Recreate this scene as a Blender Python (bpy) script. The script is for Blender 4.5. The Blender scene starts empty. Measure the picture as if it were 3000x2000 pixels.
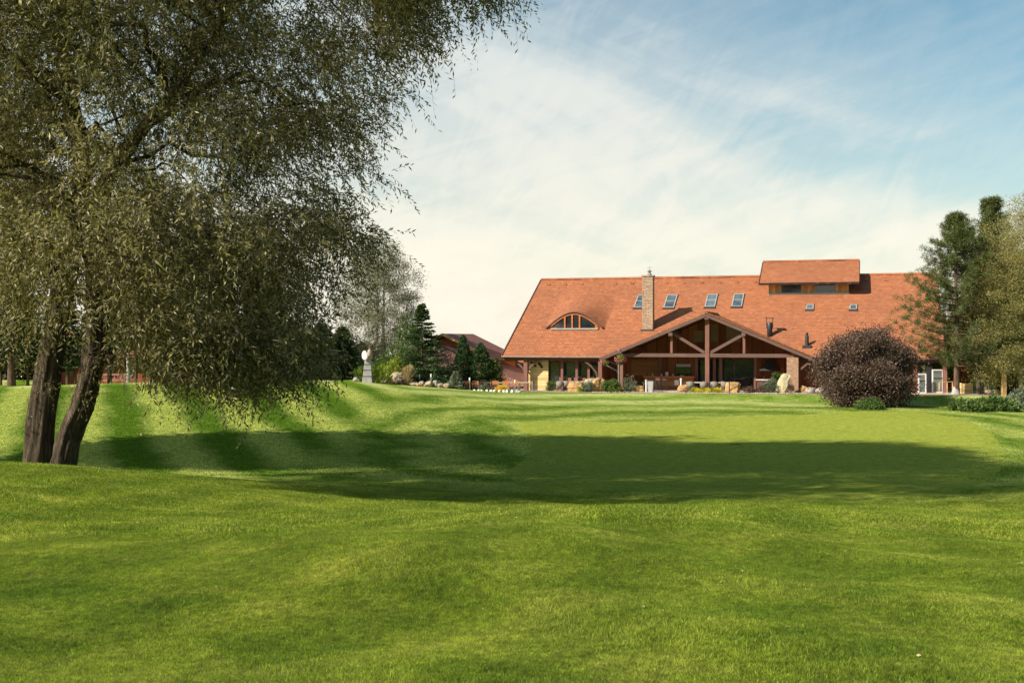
EXPO = 0.68
SHADERS = [(-26.5, 46, 20, 5.5, 7), (-27.5, 41, 28, 6.5, 12), (-27, 32, 36, 6.5, 24)]
import bpy, math, random
import numpy as np
from mathutils import Matrix, Vector, noise as mnoise
random.seed(7); rng = np.random.default_rng(11)
sc = bpy.context.scene
COL = sc.collection
F = 3445.0; HY = 990.0            # focal length and horizon row of the photograph (3000 px wide)

# ------------------------------------------------------------------ materials
def nmat(name):
    m = bpy.data.materials.new(name); m.use_nodes = True
    nt = m.node_tree; nt.nodes.clear()
    return m, nt
def N(nt, t, **kw):
    n = nt.nodes.new(t)
    for k, v in kw.items():
        if k.startswith('i_'): n.inputs[k[2:].replace('_', ' ')].default_value = v
        elif k.startswith('n_'): n.inputs[int(k[2:])].default_value = v
        else: setattr(n, k, v)
    return n
def L(nt, a, b): nt.links.new(a, b)
def c4(c): return (c[0], c[1], c[2], 1.0)
def ramp(nt, src, stops):
    r = N(nt, 'ShaderNodeValToRGB')
    el = r.color_ramp.elements
    while len(el) > 1: el.remove(el[-1])
    el[0].position = stops[0][0]; el[0].color = c4(stops[0][1])
    for p, c in stops[1:]:
        e = el.new(p); e.color = c4(c)
    L(nt, src, r.inputs[0]); return r.outputs[0]
def fin(nt, col, rough=.7, bump=None, bstr=.3, bdist=.02, metal=0, spec=.3, normal=None):
    b = N(nt, 'ShaderNodeBsdfPrincipled'); o = N(nt, 'ShaderNodeOutputMaterial')
    if isinstance(col, tuple): b.inputs['Base Color'].default_value = c4(col)
    else: L(nt, col, b.inputs['Base Color'])
    if isinstance(rough, (int, float)): b.inputs['Roughness'].default_value = rough
    else: L(nt, rough, b.inputs['Roughness'])
    b.inputs['Metallic'].default_value = metal
    b.inputs['Specular IOR Level'].default_value = spec
    if bump is not None:
        bp = N(nt, 'ShaderNodeBump'); bp.inputs['Strength'].default_value = bstr; bp.inputs['Distance'].default_value = bdist
        L(nt, bump, bp.inputs['Height']); L(nt, bp.outputs[0], b.inputs['Normal'])
    L(nt, b.outputs[0], o.inputs[0]); return b
def mapped(nt, scale=(1, 1, 1), rot=(0, 0, 0), kind='Object'):
    t = N(nt, 'ShaderNodeTexCoord'); m = N(nt, 'ShaderNodeMapping')
    m.inputs['Scale'].default_value = scale; m.inputs['Rotation'].default_value = rot
    L(nt, t.outputs[kind], m.inputs['Vector']); return m.outputs[0]
def noi(nt, vec, scale, detail=4, rough=.55, dist=0):
    n = N(nt, 'ShaderNodeTexNoise'); n.inputs['Scale'].default_value = scale; n.inputs['Detail'].default_value = detail
    n.inputs['Roughness'].default_value = rough; n.inputs['Distortion'].default_value = dist
    L(nt, vec, n.inputs['Vector']); return n.outputs['Fac']
def mixc(nt, f, a, b, mode='MIX'):
    m = N(nt, 'ShaderNodeMix', data_type='RGBA', blend_type=mode)
    for s, v in ((0, f), (6, a), (7, b)):
        if isinstance(v, (int, float)): m.inputs[s].default_value = v
        elif isinstance(v, tuple): m.inputs[s].default_value = c4(v)
        else: L(nt, v, m.inputs[s])
    return m.outputs[2]
def mth(nt, op, a, b=0.0, c=None):
    m = N(nt, 'ShaderNodeMath', operation=op)
    for i, v in enumerate((a, b) if c is None else (a, b, c)):
        if isinstance(v, (int, float)): m.inputs[i].default_value = v
        else: L(nt, v, m.inputs[i])
    return m.outputs[0]
def m_plain(name, col, rough=.6, var=.25, scale=6, metal=0, bstr=.15, spec=.3):
    m, nt = nmat(name); v = mapped(nt)
    f = noi(nt, v, scale, 5)
    c = ramp(nt, f, [(.3, tuple(x*(1-var) for x in col)), (.7, tuple(min(1, x*(1+var)) for x in col))])
    fin(nt, c, rough, f, bstr, .02, metal, spec); return m
def m_wood(name, col, axis=0, plank=None, paxis=2, var=.3, rough=.65, scale=1.0):
    m, nt = nmat(name)
    s = [14*scale]*3; s[axis] = 1.2*scale
    v = mapped(nt, tuple(s)); f = noi(nt, v, 1.0, 6, .6)
    c = ramp(nt, f, [(.3, tuple(x*(1-var) for x in col)), (.5, col), (.72, tuple(min(1, x*(1+var)) for x in col))])
    h = f
    if plank:
        v2 = mapped(nt); sp = N(nt, 'ShaderNodeSeparateXYZ'); L(nt, v2, sp.inputs[0])
        q = mth(nt, 'DIVIDE', sp.outputs[paxis], plank)
        fr = mth(nt, 'FRACT', q); g = mth(nt, 'LESS_THAN', fr, .09)
        wn = N(nt, 'ShaderNodeTexWhiteNoise', noise_dimensions='1D'); L(nt, mth(nt, 'FLOOR', q), wn.inputs['W'])
        tint = mth(nt, 'MULTIPLY_ADD', wn.outputs['Value'], .45, .75)
        cm = N(nt, 'ShaderNodeCombineColor'); [L(nt, tint, cm.inputs[i]) for i in range(3)]
        c = mixc(nt, 1.0, c, cm.outputs[0], 'MULTIPLY')
        c = mixc(nt, mth(nt, 'MULTIPLY', g, .75), c, tuple(x*.25 for x in col))
        h = mth(nt, 'SUBTRACT', f, mth(nt, 'MULTIPLY', g, 1.5))
    fin(nt, c, rough, h, .35, .02); return m
def m_brick(name, c1, c2, mortar, bw=.25, rh=.075, horiz='x', msz=.012):
    m, nt = nmat(name); t = N(nt, 'ShaderNodeTexCoord'); sp = N(nt, 'ShaderNodeSeparateXYZ'); L(nt, t.outputs['Object'], sp.inputs[0])
    cb = N(nt, 'ShaderNodeCombineXYZ'); L(nt, mth(nt, 'ADD', sp.outputs[0], sp.outputs[1]), cb.inputs[0]); L(nt, sp.outputs[2], cb.inputs[1])
    b = N(nt, 'ShaderNodeTexBrick'); b.inputs['Scale'].default_value = 1; b.inputs['Brick Width'].default_value = bw
    b.inputs['Row Height'].default_value = rh; b.inputs['Mortar Size'].default_value = msz; b.inputs['Bias'].default_value = -.1
    b.inputs['Color1'].default_value = c4(c1); b.inputs['Color2'].default_value = c4(c2); b.inputs['Mortar'].default_value = c4(mortar)
    L(nt, cb.outputs[0], b.inputs['Vector'])
    f = noi(nt, t.outputs['Object'], 5, 5)
    c = mixc(nt, .5, b.outputs['Color'], ramp(nt, f, [(.3, (.3, .3, .3)), (.7, (.9, .9, .9))]), 'OVERLAY')
    fin(nt, c, .85, mth(nt, 'SUBTRACT', mth(nt, 'MULTIPLY', f, .4), b.outputs['Fac']), .6, .03); return m
def m_tile(name, swap=False, dull=0.0, col=(.365, .132, .058)):
    """clay beaver-tail tiles: staggered rows, each tile its own tone; x runs along the eave, y up the slope"""
    m, nt = nmat(name); t = N(nt, 'ShaderNodeTexCoord'); sp = N(nt, 'ShaderNodeSeparateXYZ'); L(nt, t.outputs['Object'], sp.inputs[0])
    X, Y = (sp.outputs[1], sp.outputs[0]) if swap else (sp.outputs[0], sp.outputs[1])
    wob = noi(nt, t.outputs['Object'], .35, 2)
    Y = mth(nt, 'ADD', mth(nt, 'MULTIPLY', Y, 1.15), mth(nt, 'MULTIPLY', wob, .25))
    row = mth(nt, 'DIVIDE', Y, .25); ri = mth(nt, 'FLOOR', row); rf = mth(nt, 'FRACT', row)
    xs = mth(nt, 'ADD', mth(nt, 'DIVIDE', X, .26), mth(nt, 'MULTIPLY', ri, .5))
    xi = mth(nt, 'FLOOR', xs); xf = mth(nt, 'SUBTRACT', mth(nt, 'FRACT', xs), .5)
    edge = mth(nt, 'ADD', mth(nt, 'MULTIPLY', mth(nt, 'POWER', mth(nt, 'ABSOLUTE', xf), 2.0), 1.6), .13)
    lip = mth(nt, 'LESS_THAN', rf, edge)
    cb = N(nt, 'ShaderNodeCombineXYZ'); L(nt, xi, cb.inputs[0]); L(nt, ri, cb.inputs[1])
    wn = N(nt, 'ShaderNodeTexWhiteNoise', noise_dimensions='2D'); L(nt, cb.outputs[0], wn.inputs['Vector'])
    d = 1-dull
    a = tuple(x*.80*d for x in col); b = tuple(x*1.0*d for x in col); c_ = tuple(min(1, x*1.22*d+.008) for x in col)
    tc = ramp(nt, wn.outputs['Value'], [(0, a), (.25, b), (.7, b), (1, c_)])
    big = noi(nt, t.outputs['Object'], .22, 4, .6); sm = noi(nt, t.outputs['Object'], 1.4, 5, .65)
    tc = mixc(nt, mth(nt, 'MULTIPLY', ramp(nt, big, [(.42, (0, 0, 0)), (.62, (1, 1, 1))]), .3), tc, tuple(x*y for x, y in zip(col, (.6*d, .72*d, .95*d))))
    tc = mixc(nt, mth(nt, 'MULTIPLY', ramp(nt, sm, [(.5, (0, 0, 0)), (.75, (1, 1, 1))]), .28), tc, (.56*d, .26*d, .115*d))
    tc = mixc(nt, mth(nt, 'MULTIPLY', lip, .62), tc, (.085, .03, .022))
    fin(nt, tc, .8, mth(nt, 'SUBTRACT', mth(nt, 'SUBTRACT', 1.0, rf), mth(nt, 'MULTIPLY', lip, 1.2)), .55, .05, 0, .2); return m
def m_glass(name, col=(.02, .025, .03), rough=.05):
    m, nt = nmat(name); v = mapped(nt); f = noi(nt, v, .8, 3)
    fin(nt, ramp(nt, f, [(.35, tuple(x*.5 for x in col)), (.7, tuple(x*1.8 for x in col))]), rough, f, .04, .05, 0, .9); return m
def m_leaf(name, c1, c2, c3, back=None, trans=.3, rough=.5, spec=.35):
    """leaf colours by a per-leaf random number; the underside may be paler"""
    m, nt = nmat(name); at = N(nt, 'ShaderNodeAttribute', attribute_name='rnd')
    c = ramp(nt, at.outputs['Fac'], [(0, c1), (.55, c2), (1, c3)])
    if back:
        g = N(nt, 'ShaderNodeNewGeometry'); c = mixc(nt, mth(nt, 'MULTIPLY', g.outputs['Backfacing'], .8), c, back)
    b = N(nt, 'ShaderNodeBsdfPrincipled'); L(nt, c, b.inputs['Base Color']); b.inputs['Roughness'].default_value = rough
    b.inputs['Specular IOR Level'].default_value = spec
    tr = N(nt, 'ShaderNodeBsdfTranslucent'); L(nt, mixc(nt, 1.0, c, (1.0, 1.05, .55), 'MULTIPLY'), tr.inputs[0])
    mx = N(nt, 'ShaderNodeMixShader'); mx.inputs[0].default_value = trans
    L(nt, b.outputs[0], mx.inputs[1]); L(nt, tr.outputs[0], mx.inputs[2])
    o = N(nt, 'ShaderNodeOutputMaterial'); L(nt, mx.outputs[0], o.inputs[0]); return m
def m_bark(name, c1, c2, sx=9, sz=1.6, bd=.06):
    m, nt = nmat(name); v = mapped(nt, (sx, sx, sz)); f = noi(nt, v, 1.0, 8, .7, .6)
    v2 = mapped(nt, (3, 3, 3)); g = noi(nt, v2, 1, 4)
    c = ramp(nt, f, [(.35, tuple(x*.35 for x in c1)), (.5, c1), (.7, c2)])
    c = mixc(nt, mth(nt, 'MULTIPLY', g, .35), c, tuple(x*.8 for x in c2))
    fin(nt, c, .9, f, .9, bd, 0, .15); return m

# ------------------------------------------------------------------ mesh builder and tagging
WM = {}
def wm(o): return WM.get(o.name, Matrix.Identity(4))
class MB:
    def __init__(s, M=None): s.v = []; s.f = []; s.M = M
    def add(s, vs, fs):
        n = len(s.v)
        s.v += [(s.M @ Vector(p)) if s.M else Vector(p) for p in vs]
        s.f += [tuple(i+n for i in q) for q in fs]
    def box(s, x0, x1, y0, y1, z0, z1):
        s.add([(x0,y0,z0),(x1,y0,z0),(x1,y1,z0),(x0,y1,z0),(x0,y0,z1),(x1,y0,z1),(x1,y1,z1),(x0,y1,z1)],
              [(0,3,2,1),(4,5,6,7),(0,1,5,4),(1,2,6,5),(2,3,7,6),(3,0,4,7)])
    def beam(s, p, q, w, h, up=(0, 0, 1)):
        p = Vector(p); q = Vector(q); d = (q-p).normalized(); up = Vector(up)
        if abs(d.dot(up)) > .98: up = Vector((0, 1, 0))
        x = d.cross(up).normalized()*w/2; y = x.cross(d).normalized()*h/2
        s.add([p-x-y, p+x-y, p+x+y, p-x+y, q-x-y, q+x-y, q+x+y, q-x+y],
              [(0,1,2,3),(7,6,5,4),(0,4,5,1),(1,5,6,2),(2,6,7,3),(3,7,4,0)])
    def prism(s, poly, y0, y1):
        """poly of (x, z) pulled along y"""
        n = len(poly)
        s.add([(x, y0, z) for x, z in poly]+[(x, y1, z) for x, z in poly],
              [tuple(range(n)), tuple(range(2*n-1, n-1, -1))]+[(i, i+n, (i+1) % n+n, (i+1) % n) for i in range(n)])
    def tube(s, pts, rad, n=8, cap=True):
        pts = [Vector(p) for p in pts]
        if isinstance(rad, (int, float)): rad = [rad]*len(pts)
        vs = []; fs = []; x = None
        for i, p in enumerate(pts):
            d = (pts[min(i+1, len(pts)-1)]-pts[max(i-1, 0)]).normalized()
            if x is None:
                x = d.cross(Vector((0, 0, 1)) if abs(d.z) < .9 else Vector((1, 0, 0))).normalized()
            else: x = (x-d*x.dot(d)).normalized()
            y = d.cross(x)
            for k in range(n):
                a = 2*math.pi*k/n; vs.append(p+(x*math.cos(a)+y*math.sin(a))*rad[i])
        for i in range(len(pts)-1):
            for k in range(n):
                fs.append((i*n+k, i*n+(k+1) % n, (i+1)*n+(k+1) % n, (i+1)*n+k))
        if cap:
            fs.append(tuple(range(n-1, -1, -1))); fs.append(tuple((len(pts)-1)*n+k for k in range(n)))
        s.add(vs, fs)
    def lathe(s, prof, c=(0, 0, 0), n=16):
        vs = []; fs = []
        for r, z in prof:
            for k in range(n):
                a = 2*math.pi*k/n; vs.append((c[0]+r*math.cos(a), c[1]+r*math.sin(a), c[2]+z))
        for i in range(len(prof)-1):
            for k in range(n): fs.append((i*n+k, i*n+(k+1) % n, (i+1)*n+(k+1) % n, (i+1)*n+k))
        fs.append(tuple(range(n-1, -1, -1))); fs.append(tuple((len(prof)-1)*n+k for k in range(n)))
        s.add(vs, fs)
    def build(s, name, mat, parent=None, smooth=False, bevel=0, loc=None, rz=0):
        me = bpy.data.meshes.new(name)
        if parent is not None: inv = wm(parent).inverted()
        elif loc is not None: inv = (Matrix.Translation(loc) @ Matrix.Rotation(rz, 4, 'Z')).inverted()
        else: inv = Matrix.Identity(4)
        me.from_pydata([inv @ v for v in s.v], [], s.f); me.materials.append(mat)
        o = bpy.data.objects.new(name, me); COL.objects.link(o)
        if parent is not None: o.parent = parent; WM[o.name] = wm(parent).copy()
        elif loc is not None:
            o.location = loc; o.rotation_euler[2] = rz; WM[o.name] = inv.inverted()
        if smooth:
            for p in me.polygons: p.use_smooth = True
        if bevel:
            b = o.modifiers.new('bevel', 'BEVEL'); b.width = bevel; b.segments = 2; b.limit_method = 'ANGLE'
        return o
def tag(o, label=None, cat=None, group=None, kind=None):
    if label: o['label'] = label
    if cat: o['category'] = cat
    if group: o['group'] = group
    if kind: o['kind'] = kind
    return o
def empty(name, loc, rz=0, label=None, cat=None, group=None):
    o = bpy.data.objects.new(name, None); COL.objects.link(o); o.location = loc; o.rotation_euler[2] = rz
    o.empty_display_size = .3
    WM[o.name] = Matrix.Translation(loc) @ Matrix.Rotation(rz, 4, 'Z')
    return tag(o, label, cat, group)
def copy_tree(o, loc=None, rz=None, label=None, parent=None, scale=None):
    c = o.copy(); COL.objects.link(c)
    if parent is not None: c.parent = parent
    if loc is not None: c.location = loc
    if rz is not None: c.rotation_euler[2] = rz
    if scale is not None: c.scale = scale
    if label: c['label'] = label
    for ch in list(o.children): copy_tree(ch, parent=c)
    return c
def fast(name, verts, faces, mat, parent=None, loc=None, rnd=None, smooth=False):
    """big meshes from numpy arrays; faces is an (n,k) array; verts in world coordinates"""
    me = bpy.data.meshes.new(name); verts = np.asarray(verts, dtype=np.float32)
    if parent is not None: inv = np.array(wm(parent).inverted(), dtype=np.float32)
    elif loc is not None: inv = np.array(Matrix.Translation(loc).inverted(), dtype=np.float32)
    else: inv = np.eye(4, dtype=np.float32)
    verts = verts @ inv[:3, :3].T + inv[:3, 3]
    nf, k = faces.shape
    me.vertices.add(len(verts)); me.vertices.foreach_set('co', np.ascontiguousarray(verts, dtype=np.float32).ravel())
    me.loops.add(nf*k); me.loops.foreach_set('vertex_index', np.ascontiguousarray(faces, dtype=np.int32).ravel())
    me.polygons.add(nf); me.polygons.foreach_set('loop_start', np.arange(0, nf*k, k, dtype=np.int32))
    me.polygons.foreach_set('loop_total', np.full(nf, k, dtype=np.int32))
    if smooth: me.polygons.foreach_set('use_smooth', np.ones(nf, dtype=bool))
    me.update(calc_edges=True)
    if rnd is not None:
        a = me.attributes.new('rnd', 'FLOAT', 'FACE'); a.data.foreach_set('value', np.asarray(rnd, dtype=np.float32))
    me.materials.append(mat)
    o = bpy.data.objects.new(name, me); COL.objects.link(o)
    if parent is not None: o.parent = parent; WM[o.name] = wm(parent).copy()
    elif loc is not None: o.location = loc
    return o

# ------------------------------------------------------------------ the clubhouse frame and the terrain
YAW = -math.atan2(1050, 3445)
OX, OY = -0.88, 101.0
U = np.array([math.cos(YAW), math.sin(YAW)]); V = np.array([-math.sin(YAW), math.cos(YAW)])
HM = Matrix.Translation((OX, OY, 0)) @ Matrix.Rotation(YAW, 4, 'Z')      # a (right), b (back), z
def Hw(a, b, z=0.0):
    p = np.array([OX, OY])+U*a+V*b; return (p[0], p[1], z)
def P(px, py, b):
    """where the ray through a point of the picture meets the plane b of the clubhouse frame"""
    r = np.array([(px-1500)/F, 1.0]); o = np.array([OX, OY])
    t = (b+o.dot(V))/r.dot(V); w = r*t-o
    return float(w.dot(U)), float((HY-py)/F*t)
def A(px, b=0.0): return P(px, 1100, b)[0]
_d = np.arange(-60, 260, .5)
_b = np.interp(_d, [-60, 0, 6, 12, 20, 30, 40, 50, 62, 76, 88, 97, 260], [-.9, -1.62, -1.85, -2.45, -3.3, -4.3, -4.95, -5.25, -5.35, -5.15, -4.85, -4.6, -4.6])
_k = np.exp(-np.linspace(-3, 3, 19)**2/2); _k /= _k.sum()
_b = np.convolve(np.pad(_b, 9, mode='edge'), _k, mode='valid')
def sst(x, a, b):
    t = np.clip((x-a)/(b-a), 0, 1); return t*t*(3-2*t)
def gz(x, y):
    x = np.asarray(x, dtype=float); y = np.asarray(y, dtype=float)
    z = np.interp(y, _d, _b)
    z = z+1.12*np.exp(-((x+13.5)/np.where(x > -13.5, 5.6, 9))**2/2-((y-28)/6.5)**2/2)
    z = z+1.85*np.exp(-((x+16)/np.where(x > -16, 9.0, 26))**2/2-((y-82)/14)**2/2)
    a = (x-OX)*U[0]+(y-OY)*U[1]; b = (x-OX)*V[0]+(y-OY)*V[1]
    z = z+.35*np.exp(-((x-25)/7)**2/2-((y-72)/9)**2/2)
    fl = -4.52+.0075*np.clip(a, -10, 45)
    w = sst(a, -16, -3)*sst(b, -6.2, -3.6)
    z = z*(1-w)+fl*w
    z = z-.036*np.maximum(0, np.hypot(np.maximum(y-138, 0), np.maximum(np.abs(x)-110, 0)))**1.0
    z = z+.36*np.exp(-((x-(.2+.28*(y-16)))/2.6)**2/2-((y-17)/4.5)**2/2)-.24*np.exp(-((x+2.5)/3.0)**2/2-((y-9.5)/2.2)**2/2)+.2*np.exp(-((x-6)/2.5)**2/2-((y-21)/4)**2/2)
    near = np.exp(-(y/45)**2)
    z = z+near*(.05*np.sin(x*.9+1.3*np.sin(y*.35))*np.cos(y*.7+.4)+.03*np.sin(x*2.1+y*1.3))
    return z
def gzf(x, y): return float(gz(x, y))
def GP(px, py):
    """the first ground point seen through a point of the picture"""
    t = 4.0
    while t < 300:
        x = (px-1500)/F*t; z = (HY-py)/F*t
        if gzf(x, t) > z: break
        t += .2
    return np.array([x, t])
def at(px, depth):
    x = (px-1500)/F*depth; return (x, depth, gzf(x, depth))
def T(px, b):
    a = A(px, b); w = Hw(a, b); return (w[0], w[1], gzf(w[0], w[1]))
# ------------------------------------------------------------------ camera, sky, sun
cam = bpy.data.cameras.new('camera'); co = bpy.data.objects.new('camera', cam); COL.objects.link(co)
cam.sensor_width = 36; cam.lens = 36*F/3000; cam.clip_end = 4000; cam.clip_start = .1
cam.shift_y = -(1000-HY)/3000
co.location = (0, 0, 0); co.rotation_euler = (math.pi/2, 0, 0); sc.camera = co
SUN = Vector((.715, .38, -.59)).normalized()          # the way the light travels
sl = bpy.data.lights.new('sun', 'SUN'); sl.energy = 5.0; sl.angle = math.radians(.6); sl.color = (1.0, .91, .77)
so = bpy.data.objects.new('sun', sl); COL.objects.link(so); so.rotation_euler = SUN.to_track_quat('-Z', 'Y').to_euler(); so.location = (-60, -20, 60)
sc.view_settings.view_transform = 'Standard'; sc.view_settings.look = 'None'; sc.view_settings.exposure = EXPO; sc.view_settings.gamma = 1
w = bpy.data.worlds.new('World'); sc.world = w; w.use_nodes = True; nt = w.node_tree; nt.nodes.clear()
sky = N(nt, 'ShaderNodeTexSky', sky_type='NISHITA'); sky.sun_disc = False
sky.sun_elevation = math.asin(-SUN.z); sky.sun_rotation = math.atan2(-SUN.x, -SUN.y)
sky.air_density = 1.0; sky.dust_density = 1.2; sky.ozone_density = 1.5
g = N(nt, 'ShaderNodeTexCoord'); sp = N(nt, 'ShaderNodeSeparateXYZ'); L(nt, g.outputs['Generated'], sp.inputs[0])
X, Y, Z = sp.outputs
# high cirrus: a broad veil, long slanted streaks and fine near-vertical wisps, all by direction in the sky
cb = N(nt, 'ShaderNodeCombineXYZ'); L(nt, X, cb.inputs[0]); L(nt, mth(nt, 'MULTIPLY', Z, 1.5), cb.inputs[1]); L(nt, mth(nt, 'MULTIPLY', Y, .4), cb.inputs[2])
def skymap(rot, sc_):
    m = N(nt, 'ShaderNodeMapping'); m.vector_type = 'TEXTURE'; m.inputs['Rotation'].default_value = (0, 0, math.radians(rot)); m.inputs['Scale'].default_value = sc_; L(nt, cb.outputs[0], m.inputs[0]); return m.outputs[0]
n1 = noi(nt, skymap(-24, (.46, .17, .4)), 1.0, 5, .55, .5)
n2 = noi(nt, skymap(24, (.30, .045, .3)), 1.0, 6, .6, .9)
n3 = noi(nt, skymap(66, (.13, .04, .3)), 1.0, 5, .6, 1.9)
n4 = noi(nt, skymap(-12, (.6, .30, .5)), 1.0, 2, .5, .3)
ctr = mth(nt, 'ADD', mth(nt, 'MULTIPLY', mth(nt, 'SUBTRACT', n1, .5), 1.15), mth(nt, 'MULTIPLY', mth(nt, 'SUBTRACT', n4, .5), .9))
ws = mth(nt, 'ADD', mth(nt, 'MULTIPLY', mth(nt, 'SUBTRACT', n2, .5), .44), mth(nt, 'MULTIPLY', mth(nt, 'SUBTRACT', n3, .5), .30))
bias = mth(nt, 'ADD', mth(nt, 'MULTIPLY', Z, -2.3), mth(nt, 'MULTIPLY', X, -.85))
s = mth(nt, 'ADD', mth(nt, 'ADD', ctr, ws), mth(nt, 'ADD', bias, .88))
mask = ramp(nt, s, [(.0, (0, 0, 0)), (.35, (.30, .30, .30)), (.68, (.80, .80, .80)), (1.0, (1, 1, 1))])
low = ramp(nt, Z, [(.08, (1, 1, 1)), (.27, (.0, .0, .0))])
cloud = mixc(nt, low, (5.9, 6.2, 6.0), (7.9, 7.3, 6.15))
tint = mixc(nt, 1.0, sky.outputs[0], (.80, .98, .88), 'MULTIPLY')
bg = N(nt, 'ShaderNodeBackground'); L(nt, mixc(nt, mask, tint, cloud), bg.inputs[0]); bg.inputs[1].default_value = .085
wo = N(nt, 'ShaderNodeOutputWorld'); L(nt, bg.outputs[0], wo.inputs[0])

# ------------------------------------------------------------------ the lawn
def grass_colour(nt, kind):
    """kind 'lawn' / 'green' / 'blade': all from the place on the ground, in metres"""
    ge = N(nt, 'ShaderNodeNewGeometry'); sp = N(nt, 'ShaderNodeSeparateXYZ'); L(nt, ge.outputs['Position'], sp.inputs[0])
    fl = N(nt, 'ShaderNodeCombineXYZ'); L(nt, sp.outputs[0], fl.inputs[0]); L(nt, sp.outputs[1], fl.inputs[1])
    p = fl.outputs[0]
    big = noi(nt, p, .16, 4, .55, .5); mid = noi(nt, p, .8, 5, .6, .6); fine = noi(nt, p, 7, 6, .7)
    c = ramp(nt, big, [(.33, (.105, .162, .018)), (.52, (.168, .216, .026)), (.68, (.265, .285, .052))])
    c = mixc(nt, .5, c, ramp(nt, mid, [(.32, (.066, .118, .010)), (.5, (.168, .208, .026)), (.68, (.31, .30, .075))]))
    if kind != 'blade':
        # mown stripes: rings round the putting green, straight fans on the bank to the left
        dx = mth(nt, 'DIVIDE', mth(nt, 'SUBTRACT', sp.outputs[0], 11.5), 12.5); dy = mth(nt, 'DIVIDE', mth(nt, 'SUBTRACT', sp.outputs[1], 60.0), 17.0)
        rr = mth(nt, 'SQRT', mth(nt, 'ADD', mth(nt, 'MULTIPLY', dx, dx), mth(nt, 'MULTIPLY', dy, dy)))
        wob = mth(nt, 'MULTIPLY', noi(nt, p, .12, 2), .35)
        ring = mth(nt, 'MULTIPLY', mth(nt, 'SINE', mth(nt, 'MULTIPLY', mth(nt, 'ADD', rr, mth(nt, 'MULTIPLY', wob, 1.6)), 17.0)), .5)
        st = mth(nt, 'ADD', mth(nt, 'MULTIPLY', sp.outputs[0], .93), mth(nt, 'MULTIPLY', sp.outputs[1], .34))
        fan = mth(nt, 'SINE', mth(nt, 'MULTIPLY', mth(nt, 'ADD', st, mth(nt, 'MULTIPLY', wob, 5.0)), 1.55))
        lf = ramp(nt, mth(nt, 'MULTIPLY_ADD', sp.outputs[0], .1, 1.4), [(.35, (1, 1, 1)), (.75, (0, 0, 0))])
        stripe = mixc(nt, lf, ring, fan)
        stripe = mth(nt, 'ADD', stripe, mth(nt, 'MULTIPLY', mth(nt, 'SUBTRACT', mid, .5), 1.1))
        sm = ramp(nt, mth(nt, 'MULTIPLY_ADD', stripe, .5, .5), [(.15, (0, 0, 0)), (.85, (1, 1, 1))])
        far = ramp(nt, mth(nt, 'MULTIPLY', sp.outputs[1], .01), [(.30, (0, 0, 0)), (.40, (1, 1, 1))])
        two = mixc(nt, sm, (.085, .172, .010), (.43, .45, .17))
        if kind == 'green': two = (.25, .285, .048)
        c2 = mixc(nt, .22 if kind == 'lawn' else .22, two, c)
        cross = noi(nt, p, 2.2, 4, .6)
        c2 = mixc(nt, .4, c2, ramp(nt, cross, [(.35, (.3, .3, .3)), (.65, (.7, .7, .7))]), 'OVERLAY')
        ns = mth(nt, 'SINE', mth(nt, 'ADD', mth(nt, 'MULTIPLY', sp.outputs[0], 3.1), mth(nt, 'ADD', mth(nt, 'MULTIPLY', sp.outputs[1], -.55), mth(nt, 'MULTIPLY', big, 3.0))))
        ns = mth(nt, 'ADD', ns, mth(nt, 'MULTIPLY', mth(nt, 'SUBTRACT', mid, .5), 2.0))
        c = mixc(nt, .42, c, ramp(nt, mth(nt, 'MULTIPLY_ADD', ns, .5, .5), [(.1, (.36, .40, .34)), (.9, (.64, .62, .58))]), 'OVERLAY')
        c = mixc(nt, far, c, c2)
        mp = N(nt, 'ShaderNodeMapping'); mp.inputs['Scale'].default_value = (1, .5, 1); L(nt, p, mp.inputs[0])
        fine = noi(nt, mp.outputs[0], 5.5, 8, .75)
        c = mixc(nt, .6 if kind == 'lawn' else .3, c, ramp(nt, fine, [(.3, (.2, .2, .2)), (.7, (.8, .8, .8))]), 'OVERLAY')
    tuft = noi(nt, p, 11, 3, .6, .4)
    c = mixc(nt, .45, c, ramp(nt, tuft, [(.36, (.22, .24, .18)), (.5, (.5, .5, .5)), (.64, (.76, .74, .66))]), 'OVERLAY')
    # dry straw coloured patches and worn spots
    dry = noi(nt, p, 1.7, 6, .68, .8)
    c = mixc(nt, mth(nt, 'MULTIPLY', ramp(nt, dry, [(.60, (0, 0, 0)), (.72, (1, 1, 1))]), .5), c, (.24, .22, .07))
    return c, fine
def lawn_material(kind):
    m, nt = nmat('putting green turf' if kind == 'green' else 'mown lawn')
    c, f = grass_colour(nt, kind)
    ge = N(nt, 'ShaderNodeNewGeometry'); hp = noi(nt, ge.outputs['Position'], 22, 6, .75)
    fin(nt, c, .85, mth(nt, 'ADD', hp, mth(nt, 'MULTIPLY', f, 1.2)), .55 if kind == 'lawn' else .2, .07, 0, .0); return m
M_LAWN = lawn_material('lawn'); M_GREEN = lawn_material('green')
xs = np.concatenate([np.linspace(-1500, -90, 14), np.linspace(-80, -36, 30), np.linspace(-35, 45, 230), np.linspace(46.5, 90, 30), np.linspace(100, 1500, 14)])
ys = np.concatenate([np.linspace(-400, -20, 8), np.linspace(-15, 4, 10), np.linspace(4.5, 110, 330), np.linspace(112, 160, 24), np.linspace(180, 1800, 14)])
gx, gy = np.meshgrid(xs, ys); gv = np.stack([gx, gy, gz(gx, gy)], -1).reshape(-1, 3)
nx, ny = len(xs), len(ys); ii = (np.arange(ny-1)[:, None]*nx+np.arange(nx-1)[None]).ravel()
lawn = fast('lawn', gv, np.stack([ii, ii+1, ii+nx+1, ii+nx], 1), M_LAWN, smooth=True); tag(lawn, kind='structure')
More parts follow.
